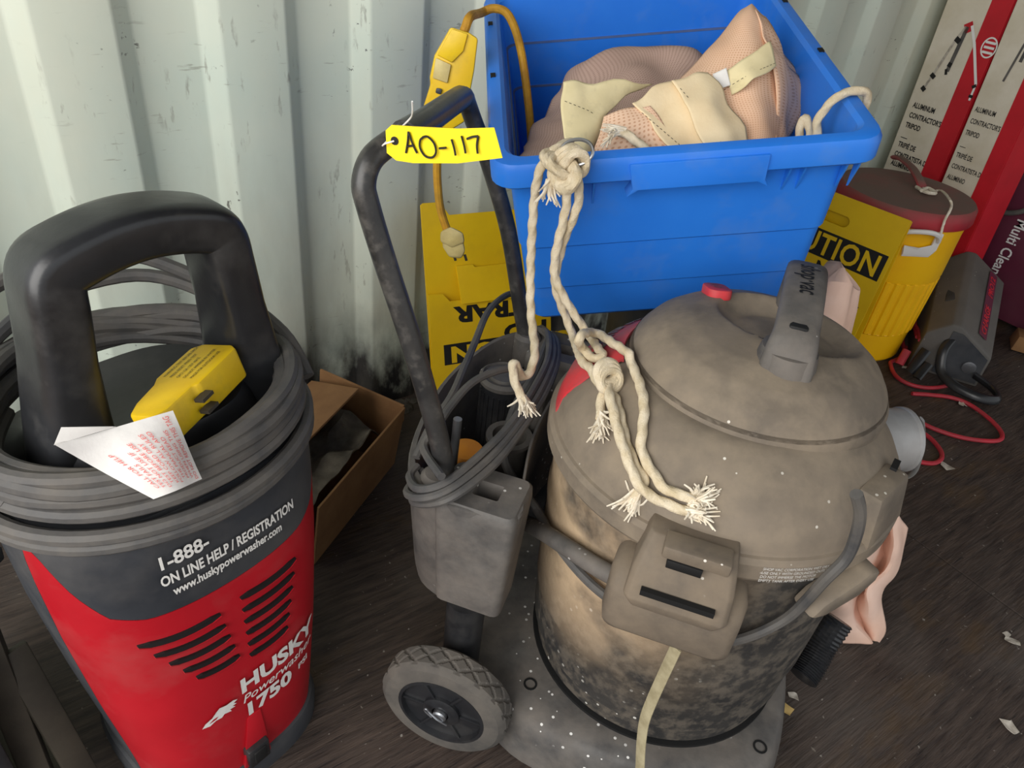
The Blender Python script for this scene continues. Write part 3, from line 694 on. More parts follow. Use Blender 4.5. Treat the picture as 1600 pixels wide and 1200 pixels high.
# hose port with hanging cap strap
a = math.radians(27); ax = Vector((math.cos(a), math.sin(a), 0)); sd = Vector((-ax.y, ax.x, 0)); m = Matrix([[sd[i], (0, 0, 1)[i], ax[i]] for i in range(3)])
g = G(); g.lathe([(.052, .20), (.052, .258), (.047, .262), (.047, .29), (.049, .292), (.049, .297), (.0425, .297), (.042, .27), (.0001, .268)], 36, c=(0, 0, .540), axis=m); g.build('hose_port', M['clear'], sv, smooth=35)
g = G(); g.tube([VAC.loc(p) for p in (atpl(1441, 655, V0+VAC.m @ Vector((.275, .13, 0)), h_w), atpl(1442, 690, V0+VAC.m @ Vector((.275, .13, 0)), h_w), atpl(1430, 735, V0+VAC.m @ Vector((.275, .11, 0)), h_w), atpl(1408, 748, V0+VAC.m @ Vector((.27, .09, 0)), h_w), atpl(1394, 728, V0+VAC.m @ Vector((.25, .07, 0)), h_w))], .007, 8, flat=(1.0, .25)); g.build('cap_strap', M['clear'], sv)
# cord hook and power cord round the tank
def tankpt(x, y, R_):
    d = ray(x, y); o = CAM-V0; a_ = d.x**2+d.y**2; b_ = 2*(o.x*d.x+o.y*d.y); c_ = o.x**2+o.y**2-R_*R_
    return CAM+d*((-b_-math.sqrt(max(0, b_*b_-4*a_*c_)))/2/a_)
a = math.radians(-46); mr = Matrix.Rotation(a, 3, 'Z')
g = G(); g.prism([(-.046, -.012), (-.02, -.024), (.03, -.02), (.05, -.002), (.05, .014), (.03, .022), (.016, .014), (-.03, .004)], .226, .262, lambda x, y, z: mr @ Vector((z, x, .505+y+.25*x))); g.build('cord_hook', M['lid'], sv, bevel=.006)
cp = [(1338, 772), (1344, 800), (1338, 835), (1322, 872), (1290, 905), (1230, 965), (1150, 1000), (1075, 998), (1000, 962), (945, 930), (900, 888), (860, 835), (838, 795)]
pts = [VAC.loc(tankpt(x, y, .243 if i > 4 else .262)) for i, (x, y) in enumerate(cp)]
pts += [Vector((-.285, -.085, .46)), Vector((-.30, -.02, .50)), Vector((-.295, .06, .52)), Vector((-.30, .14, .525)), Vector((-.31, .2, .517)), Vector((-.335, .228, .508))]
g = G(); g.tube(pts, .0068, 9); pc2 = g.build('power_cord', M['cord'], sv)
# support tube from the tool caddy to the latch
pts = [VAC.loc(tankpt(x, y, .246)) for x, y in ((812, 812), (850, 832), (890, 858), (930, 884), (968, 905))]
g = G(); g.tube([pts[0]+Vector((-.008, -.002, .003))]+pts, .0125, 12); g.build('hose_bracket', M['greyp'], sv)
# --- tool caddy
cpoly = [(-.222, -.222), (-.275, -.238), (-.33, -.235), (-.385, -.205), (-.415, -.12), (-.428, .0), (-.418, .10), (-.39, .19), (-.335, .245), (-.275, .25), (-.235, .235), (-.235, .16), (-.252, .06), (-.252, -.06), (-.235, -.16)]
cp2 = cat([Vector((x, y, 0)) for x, y in cpoly], 4, True); cen = Vector((-.325, 0, 0)); rings = []
for z, k in ((.265, .86), (.30, .90), (.488, 1.0), (.498, 1.0), (.50, .985), (.50, .935), (.49, .925), (.31, .83), (.29, .80)):
    rings.append([cen+(p-cen)*k+Vector((0, 0, z)) for p in cp2])
g = G(); g.loft(rings); cad = g.build('tool_caddy', M['greyp'], sv, smooth=40)
for s_ in (-1, 1):
    g = G(); xc, yc = -.279, .194*s_; rr_ = []
    for z, w_, d2, r2 in ((.298, .095, .070, .012), (.30, .100, .075, .012), (.485, .114, .090, .012), (.497, .112, .088, .012), (.502, .104, .080, .010), (.502, .036, .030, .003), (.498, .034, .028, .003), (.36, .034, .028, .003)):
        rr_.append([Vector((x, y, z)) for x, y in rrect(w_, d2, r2, 3, xc+(.004 if w_ < .05 else 0), yc)])
    g.loft(rr_)
    g.build('tool_post', M['greyp'], cad, smooth=40)
    G().lathe([(.03, .10), (.03, .27), (.0001, .27)], 20, c=(-.29, .19*s_, 0)).build('caddy_leg', M['black'], sv)
# --- push handle
hl = [(-.328, -.2, .40), (-.335, -.2, .50), (-.345, -.2, .56), (-.385, -.2, .69), (-.425, -.2, .80), (-.446, -.2, .862), (-.452, -.198, .886), (-.450, -.185, .908), (-.442, -.160, .920), (-.441, -.12, .921), (-.453, .0, .914), (-.466, .09, .908)]
hr = [(-.474, .145, .903), (-.477, .168, .888), (-.470, .180, .862), (-.444, .192, .80), (-.402, .2, .69), (-.366, .2, .56), (-.350, .2, .50), (-.335, .2, .40)]
g = G(); g.tube(hl+hr, .0135, 14, smooth=5); g.build('push_handle', M['tube'], sv)
g = G(); g.tube([(-.441, -.125, .9212), (-.4475, -.05, .917), (-.4605, .05, .911), (-.471, .125, .9055)], .0165, 14, smooth=4); g.build('grip_sleeve', M['black'], sv)
for y in (-.2, .2): G().lathe([(.024, .455), (.024, .505), (.018, .512), (.0001, .512)], 18, c=(-.345, y, 0)).build('handle_socket', M['greyp'], cad)
# --- coiled spare cord hung over the caddy
def cz(x, y, z): return VAC.loc(atz(x, y, z))
strands = [
 [(652, 728, .50), (640, 745, .50), (655, 764, .515), (700, 752, .53), (760, 702, .535), (800, 660, .54), (835, 605, .545), (856, 560, .545), (857, 525, .54), (846, 512, .50)],
 [(660, 735, .49), (636, 768, .49), (660, 778, .51), (705, 763, .525), (765, 716, .53), (806, 668, .535), (842, 615, .54), (864, 562, .54), (862, 528, .535), (848, 515, .49)],
 [(665, 745, .47), (644, 780, .475), (672, 787, .50), (712, 774, .52), (772, 726, .525), (814, 672, .53), (850, 618, .535), (870, 566, .535), (868, 530, .53), (850, 518, .48)],
 [(690, 745, .55), (662, 700, .54), (680, 672, .55), (700, 640, .56), (735, 600, .57), (775, 580, .57), (812, 574, .56)],
 [(832, 466, .50), (812, 458, .52), (788, 463, .54), (762, 488, .555), (742, 535, .56), (725, 575, .555), (705, 620, .55), (672, 668, .53), (650, 715, .51)],
]
for s_ in strands:
    g = G(); g.tube([cz(*p) for p in s_], .0058, 8); g.build('cord_strand', M['cord'], pc2)
# --- tools lying in the caddy (things of their own)
o3 = VAC.world((-.345, .075, 0)); g = G(); g.lathe([(.037, .30), (.037, .488), (.034, .49), (.0001, .49)], 40, c=o3)
for k in range(24): g.box(o3+Vector((.037*math.cos(k*PI/12), .037*math.sin(k*PI/12), .39)), (.004, .003, .17), Matrix.Rotation(k*PI/12, 3, 'Z'))
ef = empty('cartridge_filter', 'black pleated cartridge filter with grey cap standing in the tool caddy', 'filter', Matrix.Translation(o3+Vector((0, 0, .30))))
g.v = [p-o3-Vector((0, 0, .30)) for p in g.v]; g.build('filter_body', M['black'], ef)
G().lathe([(.0001, .189), (.041, .189), (.042, .196), (.036, .201), (.034, .197), (.026, .197), (.024, .202), (.0001, .203)], 40).build('filter_cap', M['greyp'], ef)
o4 = VAC.world((-.345, -.09, 0)); g = G(); g.lathe([(.0001, .30), (.030, .30), (.034, .34), (.036, .43), (.033, .455), (.024, .468), (.0001, .472)], 28, c=o4)
g.lathe([(.0365, .38), (.039, .382), (.039, .392), (.0365, .394)], 28, c=o4); tag(g.build('float_cup', M['orange'], smooth=40), 'orange plastic float cup standing in the tool caddy', 'float cup')
o5 = VAC.world((-.302, -.012, 0)); g = G(); g.lathe([(.026, .30), (.03, .44), (.037, .445), (.037, .452), (.027, .452), (.024, .32), (.0001, .318)], 32, c=o5); tag(g.build('hose_nozzle', M['greyp'], smooth=35), 'round grey hose nozzle in the tool caddy beside orange cup', 'nozzle')
g = G(); p1, p2 = VAC.world((-.350, -.142, .31)), VAC.world((-.347, -.134, .555)); g.tube([p1, p1.lerp(p2, .5), p2], .0062, 12, smooth=2); tag(g.build('metal_rod', M['steel']), 'pale metal rod sticking up out of the tool caddy', 'rod')
g = G(); p1, p2 = VAC.world((-.279, .046, .31)), VAC.world((-.276, .048, .525)); g.tube([p1, p1.lerp(p2, .6), p2], .011, 12, smooth=2); tag(g.build('extension_wand', M['greyp']), 'grey plastic extension wand upright beside the vacuum tank', 'wand')
# corrugated hose end on the floor behind the tank
g = G(); hp = cat([VAC.world(p) for p in ((.312, .13, .14), (.297, .10, .10), (.286, .07, .075), (.274, .045, .06))], 14); m_ = len(hp)
rings = []
for i, p in enumerate(hp):
    t = (hp[min(i+1, m_-1)]-hp[max(i-1, 0)]).normalized(); n = t.cross(Vector((0, 0, 1))).normalized(); b = t.cross(n); r = .024+.0025*(i % 2)
    rings.append([p+n*r*math.cos(a)+b*r*math.sin(a) for a in [2*PI*k/18 for k in range(18)]])
g.loft(rings); tag(g.build('ribbed_hose', M['black'], smooth=0), 'short black ribbed hose end on the floor beside the vacuum dolly', 'hose')

# ================================================================== blue bin, tipped forward
A_ = atz(765, 262, .84); b_ = ray(730, -680).normalized(); d_ = ray(1395, 215)
B_ = CAM + d_*((A_-CAM).dot(b_)/d_.dot(b_)); e_ = (B_-A_).normalized()
BIN = Frame(A_, e_, b_, e_.cross(b_)); BW, BD = (B_-A_).length, .62
bn = empty('blue_bin', 'large open blue plastic bin tipped forward behind the vacuum', 'bin', BIN.matrix())
def brect(ins, r=.035): return [(x, y) for x, y in rrect(BW-2*ins, BD-2*ins, max(r-ins*.3, .01), 5, BW/2, BD/2)]
rings = []
for ins, n in ((.060, -.335), (.056, -.338), (.050, -.33), (.045, -.262), (.0415, -.258), (.0365, -.172), (.033, -.168), (.026, -.036), (.004, -.040), (.0, -.036), (.0, -.010), (.004, -.002), (.010, .0), (.022, .0), (.028, -.006), (.036, -.085), (.0395, -.087), (.044, -.17), (.0475, -.172), (.056, -.328), (.075, -.331)):
    rings.append([Vector((x, y, n)) for x, y in brect(ins)])
G().loft(rings).build('bin_shell', M['blue'], bn, smooth=32)
for n in (-.086, -.171):     # dusty ledges that run round the inside
    k = .0362 if n > -.1 else .0442
    G().loft([[Vector((x, y, n+dz)) for x, y in brect(k+di)] for di, dz in ((0, .0006), (.0042, -.0004), (.0044, -.003), (.0, -.003))], wrap=True).build('dusty_ledge', M['blueline'], bn)
g = G(); g.prism([(.192, -.010), (.385, -.010), (.385, -.050), (.392, -.062), (.375, -.052), (.206, -.052), (.19, -.062), (.198, -.050)], -.004, .02, lambda x, y, z: Vector((x, z, y))); g.build('label_panel', M['blue'], bn, bevel=.0015)
for x in (.125, .146, .425, .446, .505, .522):
    g = G(); g.prism([(.026, -.036), (.010, -.036), (.015, -.054), (.0295, -.092)], x-.0015, x+.0015, lambda y, n, q_: Vector((q_, y, n))); g.build('gusset', M['blue'], bn, smooth=0)
for bb in (.27, .47):
    for x in (.011, BW-.011): G().box((x, bb, -.001), (.008, .012, .006)).build('rim_slot', M['darkvoid'], bn)  # dark blocks painting the shade of the rim holes
# a bucket under the bin carries it (hidden behind the vacuum)
uc = BIN.world((.38, .27, -.338)); uz = min(BIN.world((.38, .27, -.338)).z - (BIN.a[2].x*dx+BIN.a[2].y*dy)/BIN.a[2].z for dx, dy in [(.14*math.cos(k*.4), .14*math.sin(k*.4)) for k in range(16)]) - .002
g = G(); c0 = Vector((uc.x, uc.y, 0)); g.lathe([(.115, 0), (.118, .004), (.138, uz-.03), (.141, uz-.03), (.141, uz), (.134, uz), (.114, .01), (.0001, .01)], 40, c=c0)
tag(g.build('bucket', M['charcoal'], smooth=40), 'dark grey bucket standing under the blue bin', 'bucket')

# ------------------------------------------------------------------ folded canvas bag in the bin
def bp(x, y, b): return atpl(x, y, BIN.o + BIN.a[1]*b, BIN.a[1])
bag_o = BIN.world((.28, .2, -.1))
bag = empty('canvas_bag', 'crumpled peach mesh and cream canvas bag folded inside the blue bin', 'bag', Matrix.Translation(bag_o))
def cloth(name, rows, mat, par, base, sub=7, j=.009, th=.0022, lab=None, js=22):
    g = G(); g.grid([[bp(*p)-base for p in r] for r in rows], sub=sub, jitter=j, jscale=js); m, n = g.uv
    o = g.build(name, mat, par); me = o.data
    uvl = me.uv_layers.new(name='UVMap')
    W_ = sum((Vector(g.v[i+1])-Vector(g.v[i])).length for i in range(n-1)); H_ = sum((Vector(g.v[(i+1)*n])-Vector(g.v[i*n])).length for i in range(m-1))
    for lp in me.loops:
        i, j_ = divmod(lp.vertex_index, n); uvl.data[lp.index].uv = (j_/(n-1)*W_*8, i/(m-1)*H_*8)
    md = o.modifiers.new('thickness', 'SOLIDIFY'); md.thickness = th
    if lab: tag(o, lab)
    return o
cloth('back_fold', [[(905, 150, .50), (925, 120, .50), (990, 95, .50), (1065, 92, .50), (1120, 110, .50)], [(880, 135, .42), (906, 98, .42), (985, 70, .42), (1070, 70, .42), (1115, 88, .42)],
  [(845, 185, .30), (915, 130, .34), (1000, 104, .36), (1060, 108, .36), (1120, 120, .36)], [(822, 228, .16), (880, 195, .2), (950, 165, .25), (1010, 165, .25), (1090, 170, .25)], [(812, 262, .07), (870, 255, .08), (950, 262, .08), (1000, 262, .08), (1060, 262, .08)]], M['mesh'], bag, bag_o, j=.012, js=16)
cloth('peak_fold', [[(1135, 70, .40), (1165, 30, .38), (1185, 30, .38), (1225, 110, .40)], [(1158, 16, .33), (1172, 7, .31), (1180, 9, .31), (1198, 26, .33)], [(1108, 72, .28), (1150, 58, .25), (1195, 60, .25), (1230, 90, .31)],
  [(1062, 126, .24), (1120, 118, .20), (1195, 130, .18), (1263, 150, .29)], [(1070, 190, .16), (1140, 185, .13), (1205, 190, .13), (1240, 202, .22)], [(1080, 245, .08), (1150, 242, .08), (1195, 238, .08), (1222, 232, .12)]], M['meshlight'], bag, bag_o, j=.006)
cloth('side_flap', [[(1182, 12, .295), (1200, 28, .31)], [(1200, 62, .24), (1230, 92, .285)], [(1212, 120, .19), (1263, 152, .265)], [(1215, 185, .15), (1242, 202, .2)], [(1210, 225, .1), (1222, 225, .13)]], M['meshlight'], bag, bag_o)
cloth('corner_flap', [[(875, 128, .135), (930, 127, .145), (1022, 130, .185)], [(877, 165, .10), (922, 168, .11), (978, 152, .155)], [(880, 198, .075), (914, 207, .07), (948, 184, .115)], [(890, 236, .04), (912, 244, .04), (930, 236, .07)]], M['canvasy'], bag, bag_o, lab='yellowed canvas corner flap')
cloth('mesh_panel', [[(945, 182, .10), (980, 168, .115), (1012, 158, .12)], [(935, 215, .075), (985, 205, .085), (1040, 195, .095)], [(925, 252, .045), (985, 252, .05), (1065, 250, .055)]], M['meshlight'], bag, bag_o)
cloth('canvas_band', [[(988, 158, .12), (1015, 140, .14), (1052, 123, .16)], [(1012, 190, .095), (1047, 172, .115), (1078, 158, .12)], [(1062, 246, .05), (1094, 240, .065), (1114, 230, .07)]], M['canvas'], bag, bag_o, lab='cream canvas band with stitching')
cloth('canvas_band', [[(1048, 124, .145), (1080, 116, .16), (1104, 117, .17)], [(1074, 168, .105), (1110, 152, .12), (1142, 162, .13)], [(1112, 244, .05), (1145, 238, .06), (1180, 232, .07)]], M['canvas'], bag, bag_o)
cloth('canvas_band', [[(1120, 118, .185), (1165, 90, .19), (1206, 66, .225)], [(1140, 150, .155), (1180, 122, .16), (1213, 104, .195)]], M['canvasy'], bag, bag_o)
cloth('care_label', [[(1113, 116, .18), (1134, 106, .183)], [(1122, 140, .163), (1141, 133, .167)]], M['white'], bag, bag_o, j=.001)
for ps in ([(1000, 176, .104), (1040, 210, .085), (1075, 240, .056)], [(1128, 141, .16), (1165, 118, .167), (1210, 98, .196)], [(880, 158, .1), (915, 172, .1), (925, 178, .1)], [(1060, 138, .13), (1095, 180, .105), (1130, 232, .06)]):
    P = resample(cat([bp(*p)-bag_o+Vector((0, -.0035, .001)) for p in ps], 8), .0035); g = G()
    for i in range(0, len(P)-1, 2): g.tube([P[i], P[i+1]], .0004, 4, smooth=1)
    g.build('stitching', M['ink'], bag, smooth=0)

# ------------------------------------------------------------------ ropes
RR = .0062
def above(w, r):                 # keep a point of rope or fibre on top of the vacuum lid
    p = VAC.loc(w); q_ = math.hypot(p.x, p.y)
    if q_ < .2435:
        z = lidz(p.x, p.y); a = math.degrees(math.atan2(p.y, p.x)) % 360
        if 112 < a < 199 and .153 < q_ < .2405: z += .0105
        if -.075 < p.x < .05 and p.y < -.212: z = max(z, .589)
        if p.z < z+r: p.z = z+r
    elif -.085 < p.x < .06 and -.29 < p.y < -.20 and .50 < p.z < .589+r: p.z = .589+r
    elif q_ < .2455+r and .52 < p.z < .566:
        k = (.2455+r)/q_; p.x *= k; p.y *= k
    return VAC.world(p)
def lay(pts): return resample(cat(pts, 12), .0028)
def relax(paths, knots, heads, turns=60):
    from mathutils.kdtree import KDTree
    idx = [(a, b) for a, P in enumerate(paths) for b in range(len(P))]
    for t in range(turns):
        kd = KDTree(len(idx)); disp = [[Vector((0, 0, 0)) for _ in P] for P in paths]
        for n, (a, b) in enumerate(idx): kd.insert(paths[a][b], n)
        kd.balance()
        for a, b in idx:
            p = paths[a][b]
            if b < heads[a] or any((p-c).length < k for c, k in knots): continue
            for co, n, dd in kd.find_range(p, 2.12*RR):
                a2, b2 = idx[n]
                if (a2 == a and abs(b2-b) < 14) or b2 < heads[a2]: continue
                v = p-co
                if dd < 1e-6: v = Vector((.3*(a-a2), .1, .9)); dd = v.length
                m_ = v/dd*(2.12*RR-dd)*.5
                if m_.length > disp[a][b].length: disp[a][b] = m_
        for a, P in enumerate(paths):
            n = len(P); sm = [sum((disp[a][max(0, min(n-1, b+k))] for k in range(-3, 4)), Vector((0, 0, 0)))/7 for b in range(n)]
            P[:] = [above(p + (disp[a][b]*.4+sm[b]*.8 if b >= heads[a] else Vector((0, 0, 0))), RR*1.3) for b, p in enumerate(P)]
            for _ in range(1): P[1:-1] = [P[b]*.8+(P[b-1]+P[b+1])*.1 for b in range(1, n-1)]
    for P in paths: P[:] = [above(p, RR*1.3) for p in P]
    return paths
def rope(name, label, P, cat_='rope'):
    g = G(); g.tube(P, RR, 12, smooth=1, lobes=3, pitch=.028)
    mn = P[0]; g.v = [p-mn for p in g.v]; o = empty(name, label, cat_, Matrix.Translation(mn))
    g.build('rope_strand', M['rope'], o, smooth=60); return o, mn
def fray(par, mn, p, d, n=26, L=.03, spread=.55, seed=1):
    k = random.Random(seed); g = G(); d = d.normalized()
    for i in range(n):
        v = (d + Vector((k.gauss(0, spread), k.gauss(0, spread), k.gauss(0, spread)))).normalized(); q_ = p + Vector((k.uniform(-.004, .004), k.uniform(-.004, .004), k.uniform(-.004, .004)))
        l = L*k.uniform(.5, 1); e2 = q_+v*l+Vector((k.uniform(-.006, .006), k.uniform(-.006, .006), -.006*k.random()))
        P = [above(w, .0026) for w in cat([q_-d*.008, q_+v*l*.5, e2], 3)]
        g.tube([w-mn for w in P], lambda t: .0022*(1-.6*t), 5, smooth=1)
    g.build('frayed_end', M['fray'], par)
pk = BIN.world((.1, -.022, -.02)); nk = Vector((h_w.x, h_w.y, 0))
def hp_(x, y, off=0): return atpl(x, y, pk + nk*off, nk)
def lp_(x, y, off=.007): return lidpt(x, y, off)
PA = lay([hp_(892, 222, .03), hp_(868, 232, .0), hp_(846, 258, -.01), hp_(836, 300), hp_(832, 350), hp_(829, 420), hp_(829, 480, -.02), hp_(833, 520, -.05), hp_(836, 550, -.085), hp_(829, 582, -.11), hp_(814, 592, -.12), hp_(808, 574, -.128), hp_(803, 562, -.134), hp_(799, 572, -.140), hp_(806, 602, -.150), hp_(818, 628, -.162)])
PB = lay([hp_(880, 232, .01), hp_(896, 262, -.012), hp_(906, 300, -.012), hp_(898, 335, -.01), hp_(882, 372), hp_(872, 410), hp_(866, 440), hp_(874, 470), hp_(886, 500), hp_(896, 528, -.02), lp_(908, 560, .02), lp_(925, 585, .012), lp_(940, 602, .018), lp_(956, 618, .016), lp_(968, 660), lp_(976, 700), lp_(992, 738), lp_(1008, 756), lp_(1006, 772), lp_(992, 779)])
PC = lay([hp_(874, 240, .012), hp_(884, 276, -.014), hp_(886, 310, -.014), hp_(879, 350, -.012), hp_(869, 390, -.014), hp_(866, 430, -.014), hp_(880, 462, -.014), hp_(900, 495, -.02), hp_(918, 520, -.025), lp_(935, 545, .020), lp_(945, 562, .014), lp_(930, 564, .016), lp_(910, 545, .034), lp_(905, 526, .04), lp_(930, 520, .032), lp_(962, 540, .018), lp_(985, 570), lp_(1002, 610), lp_(1006, 650), lp_(1000, 695), lp_(1004, 728), lp_(1024, 758), lp_(1055, 774), lp_(1088, 782)])
PD = lay([lp_(950, 604, .018), lp_(958, 632, .022), lp_(967, 676, .024), lp_(984, 722, .024), lp_(1000, 756, .024), lp_(1022, 782, .010), lp_(1048, 796), lp_(1082, 803)])
PE = lay([lp_(946, 600, .018), lp_(940, 625, .010), lp_(938, 655, .010)])
PF = lay([hp_(876, 262, -.014), hp_(866, 282, -.016), hp_(858, 292, -.018)])
kl = above(lp_(947, 603, .012), .027); kb = hp_(882, 262, -.018)
relax([PA, PB, PC, PD, PE, PF], [(kl, .026), (kb, .032)], [24, 14, 14, 6, 6, 4])
rA, mA = rope('tie_rope', 'off white rope hanging straight down the blue bin to frayed end above caddy', PA)
fray(rA, mA, PA[-1], hp_(826, 650, -.175)-PA[-1], n=34, L=.026, seed=2)
rB, mB = rope('tie_rope', 'off white rope twisting down the bin to the knot on the red badge', PB)
fray(rB, mB, PB[-1], PB[-1]-PB[-5], L=.028, seed=3)
rC, mC = rope('tie_rope', 'off white rope looping over the red badge to a frayed end by the latch', PC)
fray(rC, mC, PC[-1], lp_(1106, 774, .012)-PC[-1], L=.026, spread=.8, n=34, seed=4)
rD, mD = rope('tie_rope', 'short off white rope tail from the knot lying across the lid skirt to the latch', PD)
fray(rD, mD, PD[-1], PD[-1]-PD[-5], L=.028, spread=.8, n=34, seed=5)
rE, mE = rope('tie_rope', 'short frayed rope stub hanging from the knot on the lid', PE)
fray(rE, mE, PE[-1], PE[-1]-PE[-5], L=.034, n=34, seed=6)
g = G(); c = kl
for k in range(3): g.tube([c+Vector((.016*math.cos(a), .012*math.sin(a)*.6+.004*k-.004, .011*math.sin(a)+.004*(k-1))) for a in [2*PI*i/10 for i in range(10)]], .0062, 10, closed=True, smooth=4)
g.v = [p-mB for p in g.v]; g.build('rope_knot', M['rope'], rB)
# knot and ring at the bin lip
c = hp_(882, 262, -.018); g = G()
for k in range(3): g.tube(resample(cat([c+CM @ (Vector(((math.sin(a)+2*math.sin(2*a))*.0088+.004*(k-1), (math.cos(a)-2*math.cos(2*a))*.0088-.005*(k-1), -math.sin(3*a)*.010+.005*k))) for a in [2*PI*(i+.3*k)/18 for i in range(19)]], 10), .0028), .0064, 12, smooth=1, lobes=3, pitch=.028)
g.v = [p-mA for p in g.v]; g.build('rope_knot', M['rope'], rA)
rF, mF = rope('tie_rope', 'short frayed rope stub poking out under the knot on the bin lip', PF)
fray(rF, mF, PF[-1], hp_(852, 312, -.018)-PF[-1], L=.024, seed=8)
g = G(); c = hp_(896, 238, -.012); g.tube([c+CM @ Vector((.021*math.cos(a)+.004, .017*math.sin(a), .006*math.cos(a))) for a in [2*PI*i/14 for i in range(14)]], .0024, 8, closed=True, smooth=4)
tag(g.build('metal_ring', M['steel']), 'small steel ring through the rope knot on the bin lip', 'ring')
rG, mG = rope('tie_rope', 'off white rope passing over the right rim of the blue bin', lay([bp(1286, 240, .075), BIN.world((BW-.066, .095, -.026)), BIN.world((BW-.045, .105, .005)), BIN.world((BW-.02, .11, .012)), BIN.world((BW+.004, .115, .006)), BIN.world((BW+.011, .12, -.02)), BIN.world((BW+.009, .125, -.06)), BIN.world((BW-.004, .13, -.12))]))
rH, mH = rope('tie_rope', 'short loop of off white rope beside the bag inside the bin', lay([bp(1246, 236, .11), bp(1250, 202, .13), bp(1257, 184, .14), bp(1264, 197, .125), bp(1266, 222, .11), bp(1264, 248, .09)]))
rI, mI = rope('tie_rope', 'short frayed rope tip tucked in the front of the canvas bag', lay([bp(1012, 236, .045), bp(985, 214, .056), bp(968, 206, .060)]))
fray(rI, mI, bp(966, 205, .058), bp(950, 207, .052)-bp(966, 205, .058), L=.028, spread=.4, seed=9)

# olive webbing strap hanging from the cord
pl = VAC.world((0, -.268, 0)); nv = VAC.a[1]
P = cat([atpl(x, y, pl+nv*o_, nv) for x, y, o_ in ((1057, 1011, .0), (1050, 1026, .0), (1036, 1056, 0), (1018, 1096, -.005), (1007, 1126, -.012), (1002, 1160, -.02), (1000, 1200, -.03), (998, 1260, -.045))], 6)
P.append(Vector((P[-1].x, P[-1].y-.01, .004)))
g = G(); g.tube(P, .0085, 10, smooth=1, flat=(.22, 1.0)); tag(g.build('webbing_strap', M['strap']), 'dirty olive webbing strap hanging from the vacuum cord to the floor', 'strap')

# ------------------------------------------------------------------ yellow lot tag on the push handle
TG = Frame(VAC.world((-.424, -.225, .95)), VAC.a[0], (0, 0, 1), -VAC.a[1])
def tp(x, y, o_=0): return TG.on(x, y, 2, 0) + Vector((0, 0, o_))
tg_ = empty('lot_tag', 'yellow paper lot tag with handwritten number tied to the push handle', 'tag', TG.matrix())
out = [(604, 203), (614, 194), (650, 195), (720, 198), (774, 198), (786, 246), (720, 252), (650, 252), (622, 249), (606, 238)]
def bow(p): return Vector((p.x, p.y, p.z + .008*math.sin(p.x*22)))
g = G(); g.add([bow(tp(x, y)) for x, y in out], [tuple(range(len(out)))]); tb = g.build('tag_card', M['tagyellow'], tg_, solid=.0006)
def ink(ps): G().tube([bow(tp(x, y, .0012)) for x, y in ps], .0011, 6, smooth=4).build('handwriting', M['ink'], tg_)
for st in ([(639, 236), (642, 218), (643, 203)], [(643, 203), (650, 222), (657, 236)], [(640, 226), (652, 224)], [(667, 211), (662, 216), (662, 228), (670, 240), (681, 242), (687, 234), (684, 220), (674, 210), (666, 211)], [(692, 228), (703, 227)], [(711, 214), (715, 228), (717, 239)], [(726, 209), (730, 224), (732, 236)], [(734, 214), (742, 211), (751, 210)], [(751, 210), (749, 224), (750, 237)]): ink(st)
G().lathe([(.0001, .0012), (.0042, .0012), (.0001, .0014)], 12, c=bow(tp(620, 218))).build('tag_hole', M['darkvoid'], tg_)
g = G(); g.tube([bow(tp(620, 218, .002)), bow(tp(608, 221, .006)), bow(tp(600, 226, .0)), bow(tp(606, 214, -.02)), bow(tp(622, 196, -.03)), bow(tp(634, 182, -.02)), bow(tp(641, 160, -.01))], .0009, 6); g.build('tag_wire', M['white'], tg_)

# ------------------------------------------------------------------ yellow extension cord with shock protector
p0 = Vector((.66, -.29, 0))
def yp(x, y, o_=0): return atpl(x, y, p0+nk*o_, nk)
ec = empty('extension_lead', 'yellow extension lead with boxy shock protector draped over the bin rim', 'cord', Matrix.Translation(yp(700, 110)))
eo = yp(700, 110)
pts = [BIN.world((.07, .33, -.2)), BIN.world((.07, .36, -.12)), BIN.world((.062, .42, -.03)), BIN.world((.045, .46, .015)), BIN.world((.02, .48, .022)), BIN.world((-.004, .47, .02)), yp(735, 26, .02), yp(727, 44), yp(722, 56)]
g = G(); g.tube([p-eo for p in pts], .0075, 10); g.build('cable', M['yellowcord'], ec)
def slab(name, ps, o0, o1, mat, par, bv=.003):
    g = G(); n = len(ps); g.add([yp(x, y, o0)-eo for x, y in ps]+[yp(x, y, o1)-eo for x, y in ps], [tuple(range(n-1, -1, -1)), tuple(range(n, 2*n))]+[(i, (i+1) % n, n+(i+1) % n, n+i) for i in range(n)])
    return g.build(name, mat, par, bevel=bv)
gf = slab('shock_protector', [(704, 42), (733, 51), (747, 60), (741, 110), (726, 190), (700, 206), (664, 178), (662, 165), (673, 130), (671, 122), (679, 86)], -.02, .022, M['yellow'], ec, .004)
slab('front_cover', [(706, 45), (731, 53), (724, 80), (706, 98), (683, 86)], -.026, -.018, M['yellow'], gf, .002)
slab('front_cover', [(681, 90), (705, 101), (699, 130), (676, 122)], -.026, -.018, M['cream'], gf, .002)
for ps in ([(682, 137), (691, 139), (689, 148), (680, 145)], [(677, 155), (687, 157), (683, 166), (675, 163)]): slab('push_button', ps, -.026, -.018, M['charcoal'], gf, .002)
g = G(); g.tube([p-eo for p in (yp(690, 200), yp(685, 230), yp(683, 260), yp(684, 290), yp(688, 325), yp(697, 355), yp(703, 366))], .0075, 10); g.build('cable', M['yellowcord'], ec)
pg = slab('cord_plug', [(690, 362), (705, 355), (722, 368), (727, 392), (721, 404), (702, 402), (692, 386)], -.016, .016, M['cream'], ec, .005)
slab('plug_collar', [(688, 362), (704, 354), (724, 364), (726, 380), (706, 388), (688, 378)], -.019, .019, M['cream'], pg, .005)
